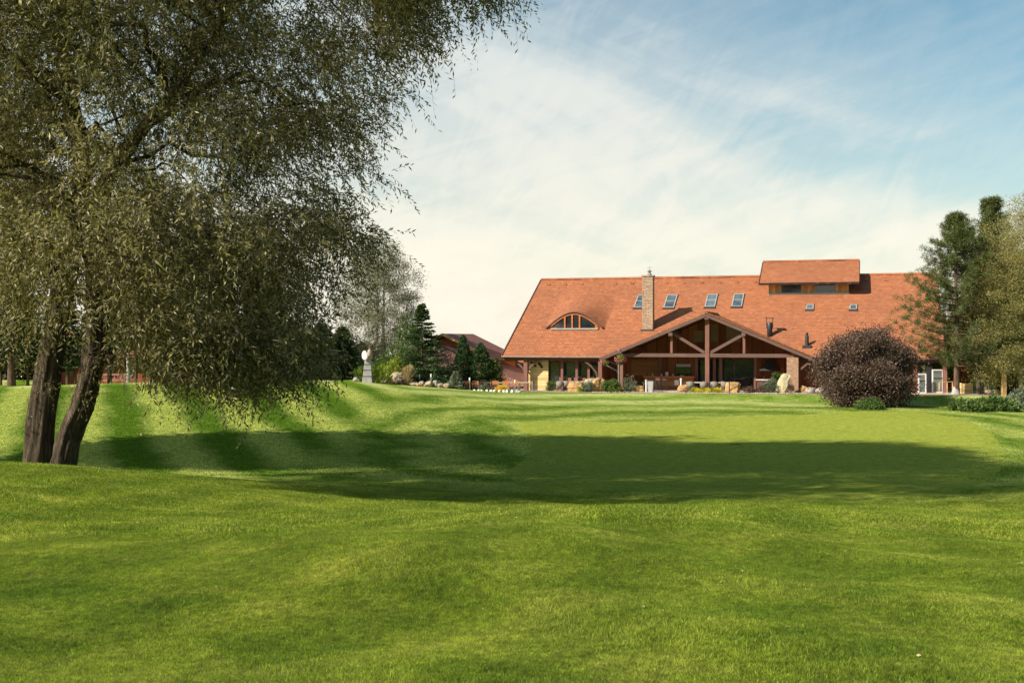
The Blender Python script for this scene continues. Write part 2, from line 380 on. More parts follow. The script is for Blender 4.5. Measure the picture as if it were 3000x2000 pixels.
# the putting green: its outline on the ground
gpx = [(1508,1252),(1533,1270),(1546,1300),(1536,1338),(1495,1370),(1480,1400),(1519,1425),(1638,1443),(1850,1449),(2200,1455),(2560,1460),(2786,1452),
       (2880,1425),(2935,1390),(2950,1330),(2920,1275),(2860,1240),(2780,1218),(2680,1207),(2510,1205),(2382,1213),(2200,1221),(2000,1230),(1825,1237),(1700,1236),(1560,1236),(1520,1240)]
gp = np.array([GP(*q) for q in gpx]); n = len(gp)
# close Catmull-Rom spline
sm = []
for i in range(n):
    p0, p1, p2, p3 = gp[i-1], gp[i], gp[(i+1) % n], gp[(i+2) % n]
    for k in range(12):
        t = k/12; sm.append(.5*((2*p1)+(-p0+p2)*t+(2*p0-5*p1+4*p2-p3)*t*t+(-p0+3*p1-3*p2+p3)*t**3))
sm = np.array(sm); cen = np.array([11.0, 58.0]); m_ = len(sm); R_ = 48
ringz = [cen+(sm-cen)*r/R_ for r in range(1, R_+1)]
gv = np.concatenate(ringz); zz_ = gz(gv[:, 0], gv[:, 1])+.035
zz_[-m_:] -= .05
gv = np.column_stack([gv, zz_])
fs = []
for r in range(R_-1):
    a = r*m_+np.arange(m_); b = r*m_+(np.arange(m_)+1) % m_; fs.append(np.stack([a, b, b+m_, a+m_], 1))
pg = fast('putting_green', gv, np.concatenate(fs), M_GREEN, smooth=True); tag(pg, kind='structure')

# grass blades on the near mound
def blade_patch(name, seed, n, size, hmin, hmax, wd, mat):
    r = np.random.default_rng(seed); b = np.zeros((n, 3)); b[:, :2] = r.normal(0, size/2.6, (n, 2)); b[:, 2] = -.010
    an = r.uniform(0, 2*np.pi, n); h = r.uniform(hmin, hmax, n); le = r.uniform(.15, 1.0, n)*h; la = r.uniform(0, 2*np.pi, n)
    sd = np.stack([np.cos(an), np.sin(an), an*0], 1)*wd/2*r.uniform(.6, 1.3, n)[:, None]
    ln = np.stack([np.cos(la)*le, np.sin(la)*le, h*0], 1); up = np.stack([h*0, h*0, h], 1)
    m1 = b+ln*.35+up*.6; tp = b+ln+up
    v = np.concatenate([b-sd, b+sd, m1+sd*.8, m1-sd*.8, tp]); i = np.arange(n)
    q = np.stack([i, i+n, i+2*n, i+3*n], 1); t = np.stack([i+3*n, i+2*n, i+4*n, i+4*n], 1)
    me = bpy.data.meshes.new(name)
    tri = np.stack([i+3*n, i+2*n, i+4*n], 1)
    me.from_pydata(v.tolist(), [], q.tolist()+tri.tolist()); me.materials.append(mat)
    rd = r.uniform(0, 1, n); a = me.attributes.new('rnd', 'FLOAT', 'FACE'); a.data.foreach_set('value', np.concatenate([rd, rd]).astype(np.float32))
    return bpy.data.objects.new(name, me)
mB, nt = nmat('grass blades'); c, f = grass_colour(nt, 'lawn')
at_ = N(nt, 'ShaderNodeAttribute', attribute_name='rnd')
c = mixc(nt, .85, c, ramp(nt, at_.outputs['Fac'], [(0, (.10, .14, .06)), (.3, (.44, .48, .38)), (.65, (.76, .76, .68)), (.88, (.95, .93, .80)), (1, (1, 1, .92))]), 'OVERLAY')
b = N(nt, 'ShaderNodeBsdfPrincipled'); L(nt, c, b.inputs['Base Color']); b.inputs['Roughness'].default_value = .55; b.inputs['Specular IOR Level'].default_value = .2
tr = N(nt, 'ShaderNodeBsdfTranslucent'); L(nt, mixc(nt, 1.0, c, (1.2, 1.3, .7), 'MULTIPLY'), tr.inputs[0]); mx = N(nt, 'ShaderNodeMixShader'); mx.inputs[0].default_value = .4
L(nt, b.outputs[0], mx.inputs[1]); L(nt, tr.outputs[0], mx.inputs[2]); o_ = N(nt, 'ShaderNodeOutputMaterial'); L(nt, mx.outputs[0], o_.inputs[0])
def in_green(p):
    q = sm; c = np.zeros(len(p), bool); j = len(q)-1
    for i in range(len(q)):
        a, b = q[i], q[j]; t = ((a[1] > p[:, 1]) != (b[1] > p[:, 1])) & (p[:, 0] < (b[0]-a[0])*(p[:, 1]-a[1])/(b[1]-a[1]+1e-12)+a[0]); c ^= t; j = i
    return c
def scatter_grass(name, y0, y1, step, patch, seed, smin, smax):
    r = np.random.default_rng(seed); pts = []
    for y in np.arange(y0, y1, step):
        xr = .46*y+1.5; x = np.arange(-xr, xr, step); pts.append(np.stack([x, np.full(len(x), y)], 1))
    p = np.concatenate(pts); p = p+r.uniform(-.35, .35, p.shape)*step
    p = p[~in_green(p)] if y1 > 30 else p
    e = .15; z = gz(p[:, 0], p[:, 1]); dzx = (gz(p[:, 0]+e, p[:, 1])-z)/e; dzy = (gz(p[:, 0], p[:, 1]+e)-z)/e; z = z+.006
    me = bpy.data.meshes.new(name); me.vertices.add(len(p)); me.vertices.foreach_set('co', np.column_stack([p, z]).astype(np.float32).ravel())
    rot = np.zeros((len(p), 3))
    for i in range(len(p)):
        nrm = Vector((-dzx[i], -dzy[i], 1)).normalized()
        q = nrm.to_track_quat('Z', 'Y') @ Matrix.Rotation(r.uniform(0, 6.283), 3, 'Z').to_quaternion(); rot[i] = q.to_euler()
    a = me.attributes.new('rot', 'FLOAT_VECTOR', 'POINT'); a.data.foreach_set('vector', rot.astype(np.float32).ravel())
    a = me.attributes.new('scl', 'FLOAT', 'POINT'); a.data.foreach_set('value', r.uniform(smin, smax, len(p)).astype(np.float32))
    o = bpy.data.objects.new(name, me); COL.objects.link(o); me.materials.append(mB)
    ng = bpy.data.node_groups.new(name+' nodes', 'GeometryNodeTree')
    ng.interface.new_socket('Geometry', in_out='INPUT', socket_type='NodeSocketGeometry'); ng.interface.new_socket('Geometry', in_out='OUTPUT', socket_type='NodeSocketGeometry')
    gi = ng.nodes.new('NodeGroupInput'); go = ng.nodes.new('NodeGroupOutput'); ip = ng.nodes.new('GeometryNodeInstanceOnPoints'); oi = ng.nodes.new('GeometryNodeObjectInfo')
    oi.inputs['Object'].default_value = patch
    na = ng.nodes.new('GeometryNodeInputNamedAttribute'); na.data_type = 'FLOAT_VECTOR'; na.inputs['Name'].default_value = 'rot'
    nb = ng.nodes.new('GeometryNodeInputNamedAttribute'); nb.data_type = 'FLOAT'; nb.inputs['Name'].default_value = 'scl'
    ng.links.new(gi.outputs[0], ip.inputs['Points']); ng.links.new(oi.outputs['Geometry'], ip.inputs['Instance'])
    ng.links.new(na.outputs[0], ip.inputs['Rotation']); ng.links.new(nb.outputs[0], ip.inputs['Scale']); ng.links.new(ip.outputs[0], go.inputs[0])
    md = o.modifiers.new('blades', 'NODES'); md.node_group = ng
    return tag(o, 'short mown grass blades on the near mound', 'grass', kind='stuff')
p1 = blade_patch('grass_patch', 1, 7600, .5, .010, .036, .0034, mB)
p2 = blade_patch('grass_patch_far', 2, 5200, .9, .014, .042, .0075, mB)
scatter_grass('grass', 4.6, 17, .31, p1, 5, .8, 1.2)
scatter_grass('far_grass', 16.6, 42, .56, p2, 6, .8, 1.2)
p3 = blade_patch('grass_patch_distant', 3, 2600, 1.7, .02, .05, .022, mB)
scatter_grass('distant_grass', 41.5, 82, 1.05, p3, 7, .8, 1.2)
# ------------------------------------------------------------------ materials of the buildings
TILE = m_tile('clay tiles'); TILE_S = m_tile('clay tiles on the porch', True)
TILE_D = m_tile('weathered clay tiles', True, .0, (.34, .16, .12)); TILE_D2 = m_tile('weathered tiles far', False, .0, (.34, .13, .08))
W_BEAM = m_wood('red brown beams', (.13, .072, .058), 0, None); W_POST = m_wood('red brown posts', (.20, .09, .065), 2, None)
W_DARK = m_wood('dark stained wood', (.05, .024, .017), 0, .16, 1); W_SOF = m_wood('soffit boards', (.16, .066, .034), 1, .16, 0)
W_WALL = m_wood('red stained wall boards', (.30, .09, .032), 2, .9, 0, .25); W_PINE = m_wood('pale pine cladding', (.68, .48, .22), 0, .22, 2, .22)
W_PINE2 = m_wood('larch cladding upright', (.62, .36, .15), 2, .14, 0, .3); W_ORANGE = m_wood('orange varnished wood', (.42, .13, .035), 0, None)
W_BAR = m_wood('bar boards', (.34, .15, .055), 0, .22, 2, .2); W_BEIGE = m_plain('beige panels', (.30, .22, .14), .8, .15, 1.5)
BRICK = m_brick('brown brick', (.40, .20, .11), (.27, .12, .07), (.30, .25, .19)); BRICK_D = m_brick('dark red brick', (.17, .07, .05), (.10, .04, .035), (.1, .08, .07))
STONE_CH = m_brick('chimney stone', (.46, .30, .18), (.30, .17, .11), (.22, .18, .14), .42, .13, msz=.03)
METAL = m_plain('grey zinc', (.42, .43, .44), .4, .1, 3, .7); METAL_D = m_plain('dark metal', (.06, .06, .065), .45, .2, 3, .5); METAL_F = m_plain('skylight frame', (.36, .37, .36), .4, .1, 3, .2)
GLASS = m_glass('dark glass'); GLASS_SKY = m_glass('skylight glass', (.07, .095, .11), .3); BLIND = m_plain('window blind', (.30, .29, .27), .8, .1, 4)
WHITE = m_plain('white paint', (.78, .77, .74), .5, .05, 3); PLASTER = m_plain('pale plaster', (.55, .5, .42), .8, .1, 3)
CUSH = m_plain('beige woven fabric', (.20, .17, .145), .85, .2, 30)

RS = .5645; BR = 12.6                                 # roof slope, eave to ridge
def roofz(b): return -1.55+RS*b
def PR(px, py):
    """a point of the picture onto the front roof plane: (a, b)"""
    r = np.array([(px-1500)/F, 1.0]); o = np.array([OX, OY]); rz = (HY-py)/F
    # z = -1.55 + RS*b with b = r.V t - o.V
    t = (-1.55-RS*o.dot(V))/(rz-RS*r.dot(V)); w = r*t-o
    return float(w.dot(U)), float(w.dot(V))
AL = 0.0; AR = 35.8
FL = -4.52
hall = empty('clubhouse', Hw(0, 0, FL), YAW, 'large timber clubhouse with a long orange clay tile roof, eyebrow window and open gabled porch', 'building')
# porch gable
BP = -.9
aL, zL = P(1757, 1046, BP); aR, zR = P(2386, 1047, BP); aA, zA = P(2068, 916, BP)
sL = (zA-zL)/(aA-aL); sR = (zA-zR)/(aR-aA)
def pz(a): return np.where(np.asarray(a) < aA, zA-sL*(aA-a), zA-sR*(a-aA))
def valley(a): return np.maximum(0, (pz(a)+1.55)/RS)
bA = float(valley(aA))
# main roof, front: a warped grid with a hole where the porch roof stands and a bump for the eyebrow dormer
e0, eb = PR(1597, 962); e1, _ = PR(1772, 962); ec = (PR(1620, 962)[0]+PR(1748, 962)[0])/2; eb = PR(1684, 963)[1]; EW = (e1-e0)/2; ec = (e0+e1)/2
EH = 1.46; ED = 8.0
def bump(a):
    t = np.clip(np.abs(np.asarray(a)-ec)/EW, 0, 1); return EH*np.cos(t*math.pi/2)**1.15
def ebz(a, b):
    s = np.clip((b-eb)/ED, 0, 1); return bump(a)*(1-s)**1.6
def grid(mb, fa, fb, n, m):
    pass
cols = np.unique(np.concatenate([np.linspace(AL, aL, 90), np.linspace(aL, aR, 60), [aA], np.linspace(aR, AR, 20)]))
def strip(rows_of):
    vs = []; fs = []
    for i, a in enumerate(cols):
        for b, z in rows_of(a): vs.append((a, b, z))
    m = len(rows_of(cols[0]))
    for i in range(len(cols)-1):
        for j in range(m-1): fs.append((i*m+j, (i+1)*m+j, (i+1)*m+j+1, i*m+j+1))
    return vs, fs
def v0(a): return float(valley(a)) if aL < a < aR else 0.0
r = MB(HM)
def lowrows(a):
    s = min(v0(a), eb); return [(s+(eb-s)*k/6, roofz(s+(eb-s)*k/6)) for k in range(7)]
def uprows(a):
    s = max(eb, v0(a)); return [(s+(BR-s)*k/44, roofz(s+(BR-s)*k/44)+float(ebz(a, s+(BR-s)*k/44))) for k in range(45)]
for q in (lowrows, uprows):
    vs, fs = strip(q)
    keep = []
    for f in fs:
        pts = [vs[i] for i in f]
        mxb = max(p[1] for p in pts)-min(p[1] for p in pts)
        if mxb > 1e-4: keep.append(f)
    r.add(vs, keep)
roof = r.build('roof', TILE, hall, smooth=False)
# back slope, verge boards, underside
r = MB(HM); r.add([(AL, BR, roofz(BR)), (AR, BR, roofz(BR)), (AR, 2*BR, -1.55), (AL, 2*BR, -1.55)], [(0, 1, 2, 3)]); r.build('roof', TILE, hall)
u_ = MB(HM)
vs, fs = strip(lambda a: [(v0(a)+.04+(BR-v0(a))*k/8, roofz(v0(a)+(BR-v0(a))*k/8)-.16) for k in range(9)]); u_.add(vs, [f[::-1] for f in fs])
u_.add([(AL, BR, roofz(BR)-.16), (AR, BR, roofz(BR)-.16), (AR, 2*BR, -1.71), (AL, 2*BR, -1.71)], [(3, 2, 1, 0)])
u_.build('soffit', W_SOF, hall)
v = MB(HM)
for a in (AL-.03, AR+.03):
    for y0, y1, z0, z1 in ((-.02, BR, -1.62, roofz(BR)-.07), (BR, 2*BR, roofz(BR)-.07, -1.62)):
        v = MB(HM); v.beam((a, y0, z0), (a, y1, z1), .07, .26); v.build('verge_board', W_BEAM, hall)
v = MB(HM); v.tube([(AL+k*(AR-AL)/60, BR, roofz(BR)+.03+.012*(k % 2)) for k in range(61)], .13, 8); v.build('ridge_tiles', TILE, hall)
for k in range(22): a = 1.0+k*(AR-2)/21; v = MB(HM); v.box(a-.16, a+.16, BR-1.05, BR-.85, roofz(BR-.95)-.02, roofz(BR-.95)+.09); v.build('vent_tile', TILE, hall)
# gutters
for a0, a1 in ((AL, aL-.05), (aR+.3, AR)):
    v = MB(HM); v.tube([(a0, -.07, -1.60), (a1, -.07, -1.61)], .085, 8); v.build('gutter', m_plain('copper gutter', (.20, .13, .10), .5, .2, 3, .4) if 'copper gutter' not in bpy.data.materials else bpy.data.materials['copper gutter'], hall)
v = MB(HM); v.tube([(aL-.1, -.07, -1.62), (aL+.02, -.05, -2.1), (aL+.5, .1, -2.35), (aL+1.2, .4, -2.75), (aL+1.35, .5, -3.0)], .06, 8); v.build('downpipe', METAL, hall, True)

# eyebrow window
ew = PR(1624, 962)[0]; ex = PR(1744, 962)[0]; ez = roofz(eb)
def arch(a, inset=0.0, base=ez): return base+max(0.0, float(bump(a))-inset)
v = MB(HM); aa = np.linspace(e0+.1, e1-.1, 50)
pts = [(a, eb+.02, ez-.02) for a in aa]+[(a, eb+.02, arch(a)-.05) for a in aa[::-1]]
v.add(pts, [tuple(range(len(pts)))]); v.build('eyebrow_wall', W_ORANGE, hall)
v = MB(HM); v.tube([(a, eb-.1, arch(a)+.01) for a in aa], .085, 6); v.build('eyebrow_trim', W_BEAM, hall, True)
ewin = MB(HM); mull = [ew, ew+(ex-ew)*.27, ew+(ex-ew)*.45, ew+(ex-ew)*.63, ex]
for a0, a1 in zip(mull[:-1], mull[1:]):
    g_ = MB(HM); q = np.linspace(a0+.1, a1-.1, 8)
    def top(a): return max(ez+.14, min(arch(a, .24), ez+1.32))
    pts = [(a, eb-.06, ez+.12) for a in q]+[(a, eb-.06, top(a)) for a in q[::-1]]
    g_.add(pts, [tuple(range(len(pts)))]); g_.build('pane', GLASS, hall)
f_ = MB(HM)
for a in mull[1:-1]: f_.beam((a, eb-.1, ez+.02), (a, eb-.1, arch(a, .16)), .14, .1, (0, 1, 0))
f_.tube([(a, eb-.1, max(ez+.05, arch(a, .2))) for a in np.linspace(ew-.25, ex+.25, 40)], .06, 6)
f_.build('window_frame', W_ORANGE, hall)
s_ = MB(HM); s_.box(ew-.25, ex+.3, eb-.28, eb+.0, ez-.07, ez+.06); s_.build('window_sill', METAL_F, hall)

# skylights
def on_roof(px, py): a, b = PR(px, py); return a, b
for (px, py, wpx, hpx, two) in ((1877, 884, 28, 36, 1), (1965, 884, 31, 37, 1), (2084, 882, 30, 36, 1), (2162, 881, 30, 36, 1), (2373, 901, 21, 13, 0), (2500, 901, 21, 13, 0)):
    a, b = PR(px, py); wv = wpx/F*(OY+b*.95-a*.29)*1.0; a0, b0 = PR(px, py+hpx/2); a1, b1 = PR(px, py-hpx/2)
    R3 = HM @ Matrix.Translation((a, b, roofz(b))) @ Matrix.Rotation(math.atan(RS), 4, 'X')
    hl = (b1-b0)/math.cos(math.atan(RS))
    fr = MB(R3); t_ = .09; W2 = wv/2; H2 = hl/2
    fr.box(-W2, W2, -H2, -H2+t_, .0, .11); fr.box(-W2, W2, H2-t_, H2, .0, .11); fr.box(-W2, -W2+t_, -H2+t_, H2-t_, .0, .112); fr.box(W2-t_, W2, -H2+t_, H2-t_, .0, .112)
    if two: fr.box(-W2+t_, W2-t_, -.03, .05, .04, .13)
    s = fr.build('skylight', METAL_F, hall)
    gl = MB(R3); gl.box(-W2+t_, W2-t_, -H2+t_, H2-t_, .0, .07); gl.build('pane', GLASS_SKY, s)
    ap = MB(R3); ap.box(-W2-.08, W2+.08, -H2-.24, -H2-.01, .0, .04); ap.build('flashing', METAL_D, s); ap = MB(R3); ap.box(-W2-.08, W2+.08, H2+.01, H2+.09, 0, .05); ap.build('flashing', METAL_D, s)
# chimney
ca, cb_ = PR(1897, 967); wch = .92; zt = P(1897, 810, cb_)[1]
v = MB(HM); v.box(ca-wch/2, ca+wch/2, cb_, cb_+.8, roofz(cb_)-.3, zt); ch = v.build('chimney', STONE_CH, hall, bevel=.02)
v = MB(HM); v.box(ca-wch/2-.06, ca+wch/2+.06, cb_-.06, cb_+.86, zt, zt+.12); v.build('cap', STONE_CH, ch)
v = MB(HM); v.box(ca-wch/2-.12, ca+wch/2+.1, cb_-.14, cb_-.02, roofz(cb_)-.12, roofz(cb_)+.07); v.build('flashing', METAL_D, ch)
v = MB(HM); v.lathe([(.2, 0), (.2, .1), (.12, .2), (.12, .3), (.24, .34), (.02, .5), (.015, .85)], (ca+.1, cb_+.4, zt+.12), 10); v.beam((ca-.15, cb_+.4, zt+.72), (ca+.35, cb_+.4, zt+.82), .03, .03); v.build('weather_vane', METAL, ch)
# vent pipes
a, b = PR(2255, 983); v = MB(HM); v.lathe([(.22, -.4), (.22, 1.05), (.19, 1.1)], (a, b, roofz(b)), 14)
fl = v.build('flue_pipe', METAL_D, hall, True)
v = MB(HM)
for s in (-1, 1): v.box(a+s*.25-.025, a+s*.25+.025, b-.03, b+.03, roofz(b)+.6, roofz(b)+1.45)
v.box(a-.36, a+.36, b-.3, b+.3, roofz(b)+1.45, roofz(b)+1.5); v.build('rain_cap', METAL_D, fl)
a, b = PR(2364, 1012); v = MB(HM); v.lathe([(.17, -.4), (.15, .75), (.11, .8), (.11, 1.0), (.05, 1.06)], (a, b, roofz(b)), 12); v.box(a-.35, a+.35, b-.4, b+.15, roofz(b)-.25, roofz(b)+.02); v.build('vent_pipe', METAL_D, hall, False)

# roof box dormer astride the ridge
DB = 9.6
da0, _ = P(2252, 850, DB); da1, _ = P(2486, 850, DB); zb = P(2370, 861, DB)[1]; zt = P(2370, 828, DB)[1]
dorm = MB(HM); dorm.box(da0, da1, DB, 2*BR-DB, zb-.6, zt+.22); dorm_o = dorm.build('roof_dormer', W_PINE2, hall)
v = MB(HM)
oz = P(2370, 828, DB-.9); oa0 = P(2224, 828, DB-.9)[0]; oa1 = P(2517, 826, DB-.9)[0]; rz_ = P(2370, 765.5, BR)[1]; ez0 = P(2370, 827, DB-.9)[1]
v.add([(oa0, DB-.9, ez0), (oa1, DB-.9, ez0), (oa1, BR, rz_), (oa0, BR, rz_), (oa1, 2*BR-DB+.9, ez0), (oa0, 2*BR-DB+.9, ez0)], [(0, 1, 2, 3), (3, 2, 4, 5)])
d = .16
v.add([(oa0, DB-.9, ez0-d), (oa1, DB-.9, ez0-d), (oa1, BR, rz_-d), (oa0, BR, rz_-d), (oa1, 2*BR-DB+.9, ez0-d), (oa0, 2*BR-DB+.9, ez0-d)], [(3, 2, 1, 0), (5, 4, 2, 3)])
rf_ = v.build('dormer_roof', TILE, dorm_o)
for a in (oa0-.02, oa1+.02):
    v = MB(HM); v.beam((a, DB-.92, ez0-.08), (a, BR, rz_-.08), .06, .2); v.build('verge_board', W_DARK, dorm_o)
v = MB(HM); v.box(oa0, oa1, DB-.96, DB-.9, ez0-.2, ez0-.02)
v.build('verge_board', W_DARK, dorm_o)
v = MB(HM); v.tube([(oa0, BR, rz_+.02), (oa1, BR, rz_+.02)], .12, 8); v.build('ridge_tiles', TILE, dorm_o)
for p0, p1 in ((2287, 2349), (2387, 2449)):
    a0 = P(p0, 845, DB)[0]; a1 = P(p1, 845, DB)[0]; z0 = P(2370, 858, DB)[1]; z1 = P(2370, 832, DB)[1]
    v = MB(HM); v.box(a0, a1, DB-.02, DB+.03, z0, z1); wn_ = v.build('window', METAL_F, dorm_o)
v = MB(HM)
for p0, p1 in ((2287, 2349), (2387, 2449)):
    a0 = P(p0, 845, DB)[0]; a1 = P(p1, 845, DB)[0]; z0 = P(2370, 858, DB)[1]; z1 = P(2370, 832, DB)[1]
    v = MB(HM); v.box(a0+.06, a1-.06, DB-.035, DB-.005, z0+.05, z1-.04); v.build('window_glass', GLASS, dorm_o)
v = MB(HM); v.box(da0-.08, da1+.08, DB-.14, DB, zb-.12, zb+.08); v.build('window_sill', METAL_F, dorm_o)

# ---------------- porch roof
def P3(a, b, off=0.0): return (a, b, float(pz(a))-off)
for side, (a0, s) in (('l', (aL, 1)), ('r', (aR, -1))):
    v = MB(HM); n = 24; th = .14
    A_ = np.linspace(a0, aA, n+1)
    for off in (0.0, th):
        vs = []
        for a in A_:
            vb = max(float(valley(a)), .0)+.12
            for k in range(5): vs.append(P3(a, BP+(vb-BP)*k/4, off))
        fs = [(i*5+j, (i+1)*5+j, (i+1)*5+j+1, i*5+j+1) for i in range(n) for j in range(4)]
        v.add(vs, fs)
    vs = [P3(a, BP, o) for a in A_ for o in (0.0, th)]; v.add(vs, [(2*i, 2*i+2, 2*i+3, 2*i+1) for i in range(n)])
    v.build('porch_roof', TILE_S, hall)
    v = MB(HM); vs = []
    for a in A_:
        for k in range(2): vs.append(P3(a, BP+.04+(6.9-BP)*k, th+.03))
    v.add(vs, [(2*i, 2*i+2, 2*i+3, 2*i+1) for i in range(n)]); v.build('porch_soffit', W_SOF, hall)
    v = MB(HM); v.beam(P3(a0, BP-.03, .2), P3(aA, BP-.03, .2), .1, .25); v.build('verge_board', W_BEAM, hall)
    v = MB(HM)          # rounded verge tiles
    q = np.linspace(a0+.1*s, aA-.1*s, 44)
    for i, a in enumerate(q): v.beam(P3(a-.1, BP-.04, -.035), P3(a+.1, BP-.04, -.02-.05*(1 if s > 0 else -1)*0), .2, .07)
    if s < 0: v.build('verge_tiles', TILE_S, hall)
v = MB(HM); v.tube([(aA, BP, zA+.02), (aA, bA, zA+.02)], .12, 8); v.build('ridge_tiles', TILE_S, hall)

# ---------------- truss frames
def q3(px, py, b): a, z = P(px, py, b); return (a, b, z)
def frame(b, small=False):
    kz = P(2072, 1041, b)[1]
    a0 = P(1795, 1041, b)[0]; a1 = P(2345, 1041, b)[0]
    v = MB(HM); v.beam((a0, b, kz), (a1, b, kz), .22, .30); v.build('tie_beam', W_BEAM, hall, bevel=.015)
    for px, y0, y1, w_ in ((2072.5, 926, 1150, .34), (1967.5, 974, 1036, .2), (2180, 974, 1036, .2)):
        a, zt_ = P(px, y0, b); _, zb_ = P(px, y1, b)
        zt_ = min(zt_, float(pz(a))-.16)
        v = MB(HM)
        if y1 > 1100:
            zb_ = FL
            v.box(a-w_/2, a+w_/2, b-w_/2, b+w_/2, zb_, zt_)
        else: v.box(a-w_/2, a+w_/2, b-.08, b+.08, kz+.17, zt_)
        v.build('post', W_POST, hall, bevel=.012)
        v = MB(HM); v.box(a-.16, a+.16, b-.6, b-.17, zt_-.28, zt_-.0); v.build('purlin_end', W_BEAM, hall)
    for (x0, y0), (x1, y1) in (((1972, 977), (2064, 1033)), ((2175, 981), (2081, 1033))):
        v = MB(HM); v.beam(q3(x0, y0, b), q3(x1, y1, b), .14, .24); v.build('strut', W_BEAM, hall)
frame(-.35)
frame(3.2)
# long purlins of the porch
for a in (P(1967.5, 974, -.3)[0], P(2180, 974, -.3)[0], P(2330, 1040, -.3)[0], aA, P(1850, 1040, -.3)[0]):
    v = MB(HM); z = float(pz(a))-.34; v.box(a-.11, a+.11, -.75, 4.4, z-.12, z+.12); v.build('purlin', W_BEAM, hall)
# brick pillar
a0 = P(2305, 1100, -.55)[0]; a1 = P(2339, 1100, -.55)[0]; v = MB(HM); v.box(a0, a1, -.6, .35, FL+.1, P(2320, 1047, -.5)[1]); v.build('brick_pillar', BRICK, hall)
v = MB(HM); v.box((a0+a1)/2-.14, (a0+a1)/2+.14, -.5, .2, P(2320, 1047, -.5)[1], float(pz((a0+a1)/2))-.2); v.build('post', W_POST, hall)
v = MB(HM); v.beam((a1+.02, -.35, P(2340, 1085, 0)[1]), (a1+1.0, -.35, P(2370, 1055, 0)[1]), .12, .16); v.build('brace', W_BEAM, hall)
# ---------------- walls
BW = 4.4; aWl = P(1547, 1100, 1.0)[0]; aWin = P(1606, 1100, 1.0)[0]; aPL = P(1757, 1100, 1.0)[0]; aPR = a1+.1
v = MB(HM)
v.box(aWin, aPL, 1.5, 1.62, FL, roofz(1.5)-.2); v.box(aPL, aPL+.15, 1.5, BW+.1, FL, roofz(1.5)-.2); 
v.build('wall', W_WALL, hall)
v = MB(HM); v.box(aWl, aWin, 1.0, 1.25, FL, roofz(1.0)-.18); v.build('pine_wall', W_PINE, hall)
v = MB(HM); v.box(aWl, aWl+.2, 1.25, 2*BR-1, FL, roofz(1.25)-.25)
v.prism([(1.3, -1.2), (2*BR-1.3, -1.2), (BR, roofz(BR)-.4)], 0, .01) if False else None
v.build('side_wall', W_PINE, hall)
v = MB(HM); v.add([(aWl+.1, 1.25, roofz(1.25)-.25), (aWl+.1, 2*BR-1.25, roofz(1.25)-.25), (aWl+.1, BR, roofz(BR)-.25)], [(0, 1, 2)]); v.build('gable_wall', W_WALL, hall); v = MB(HM); v.add([(AR-2.0, 1.25, roofz(1.25)-.25), (AR-2.0, 2*BR-1.25, roofz(1.25)-.25), (AR-2.0, BR, roofz(BR)-.25)], [(0, 1, 2)]); v.build('gable_wall', W_WALL, hall)
v = MB(HM); v.box(aWl, AR-2, 2*BR-1.2, 2*BR-1, FL, -1.3); v.box(AR-2.1, AR-1.9, 1.25, 2*BR-1, FL, roofz(1.25)-.25); v.box(aPR, AR-1.9, 1.05, 1.25, FL, roofz(1.05)-.2); v.box(aPR-.1, aPR+.05, .4, BW+.1, FL, float(pz(aPR))-.2); v.build('wall', W_WALL, hall)
# back wall of the porch follows the gable
v = MB(HM); pts = [(aPL+.15, FL), (aPR-.1, FL), (aPR-.1, float(pz(aPR-.1))-.2), (aA, zA-.22), (aPL+.15, float(pz(aPL+.15))-.2)]
v.prism(pts, BW, BW+.15); v.build('porch_back_wall', W_WALL, hall)
def panel(name, x0, y0, x1, y1, b, mat, dep=.04, par=None):
    p0, z1_ = P(x0, y0, b); p1, z0_ = P(x1, y1, b); z0_ = max(z0_, FL+.01)
    v = MB(HM); v.box(p0, p1, b-dep, b, z0_, z1_); return v.build(name, mat, par or hall)
for (x0, y0, x1, y1) in ((2032, 968, 2062, 1001), (2083, 950, 2103, 1001), (2128, 950, 2170, 1001)): panel('beige_panel', x0, y0, x1, y1, BW, W_BEIGE)
for (x0, y0, x1, y1) in ((2040, 1052, 2068, 1130), (2070, 1052, 2092, 1130), (2097, 1052, 2112, 1130), (2116, 1052, 2150, 1132), (2152, 1052, 2208, 1132)):
    d_ = panel('glass_door', x0, y0, x1, y1, BW-.02, METAL_D); p = panel('pane', x0+2, y0+3, x1-2, y1-2, BW-.065, GLASS, .02, d_)
panel('wall_panel', 1850, 1052, 1930, 1100, BW-.01, W_BAR)
h_ = panel('serving_hatch', 1978, 1066, 2026, 1104, BW-.02, METAL_D); panel('roller_blind', 1981, 1066, 2024, 1074, BW-.07, PLASTER, .06, h_); panel('pane', 1981, 1075, 2024, 1103, BW-.07, GLASS, .03, h_)
for px in (2093, 2112, 2213, 2041, 1935): 
    a = A(px, 3.6); v = MB(HM); v.box(a-.12, a+.12, 3.5, 3.74, FL, P(px, 1052, 3.6)[1]+.2); v.build('post', W_POST, hall)
v = MB(HM); z = P(2072, 1050, 3.6)[1]; v.box(A(1835, 3.6), A(2300, 3.6), 3.5, 3.74, z+.2, z+.45); v.build('inner_beam', W_BEAM, hall)
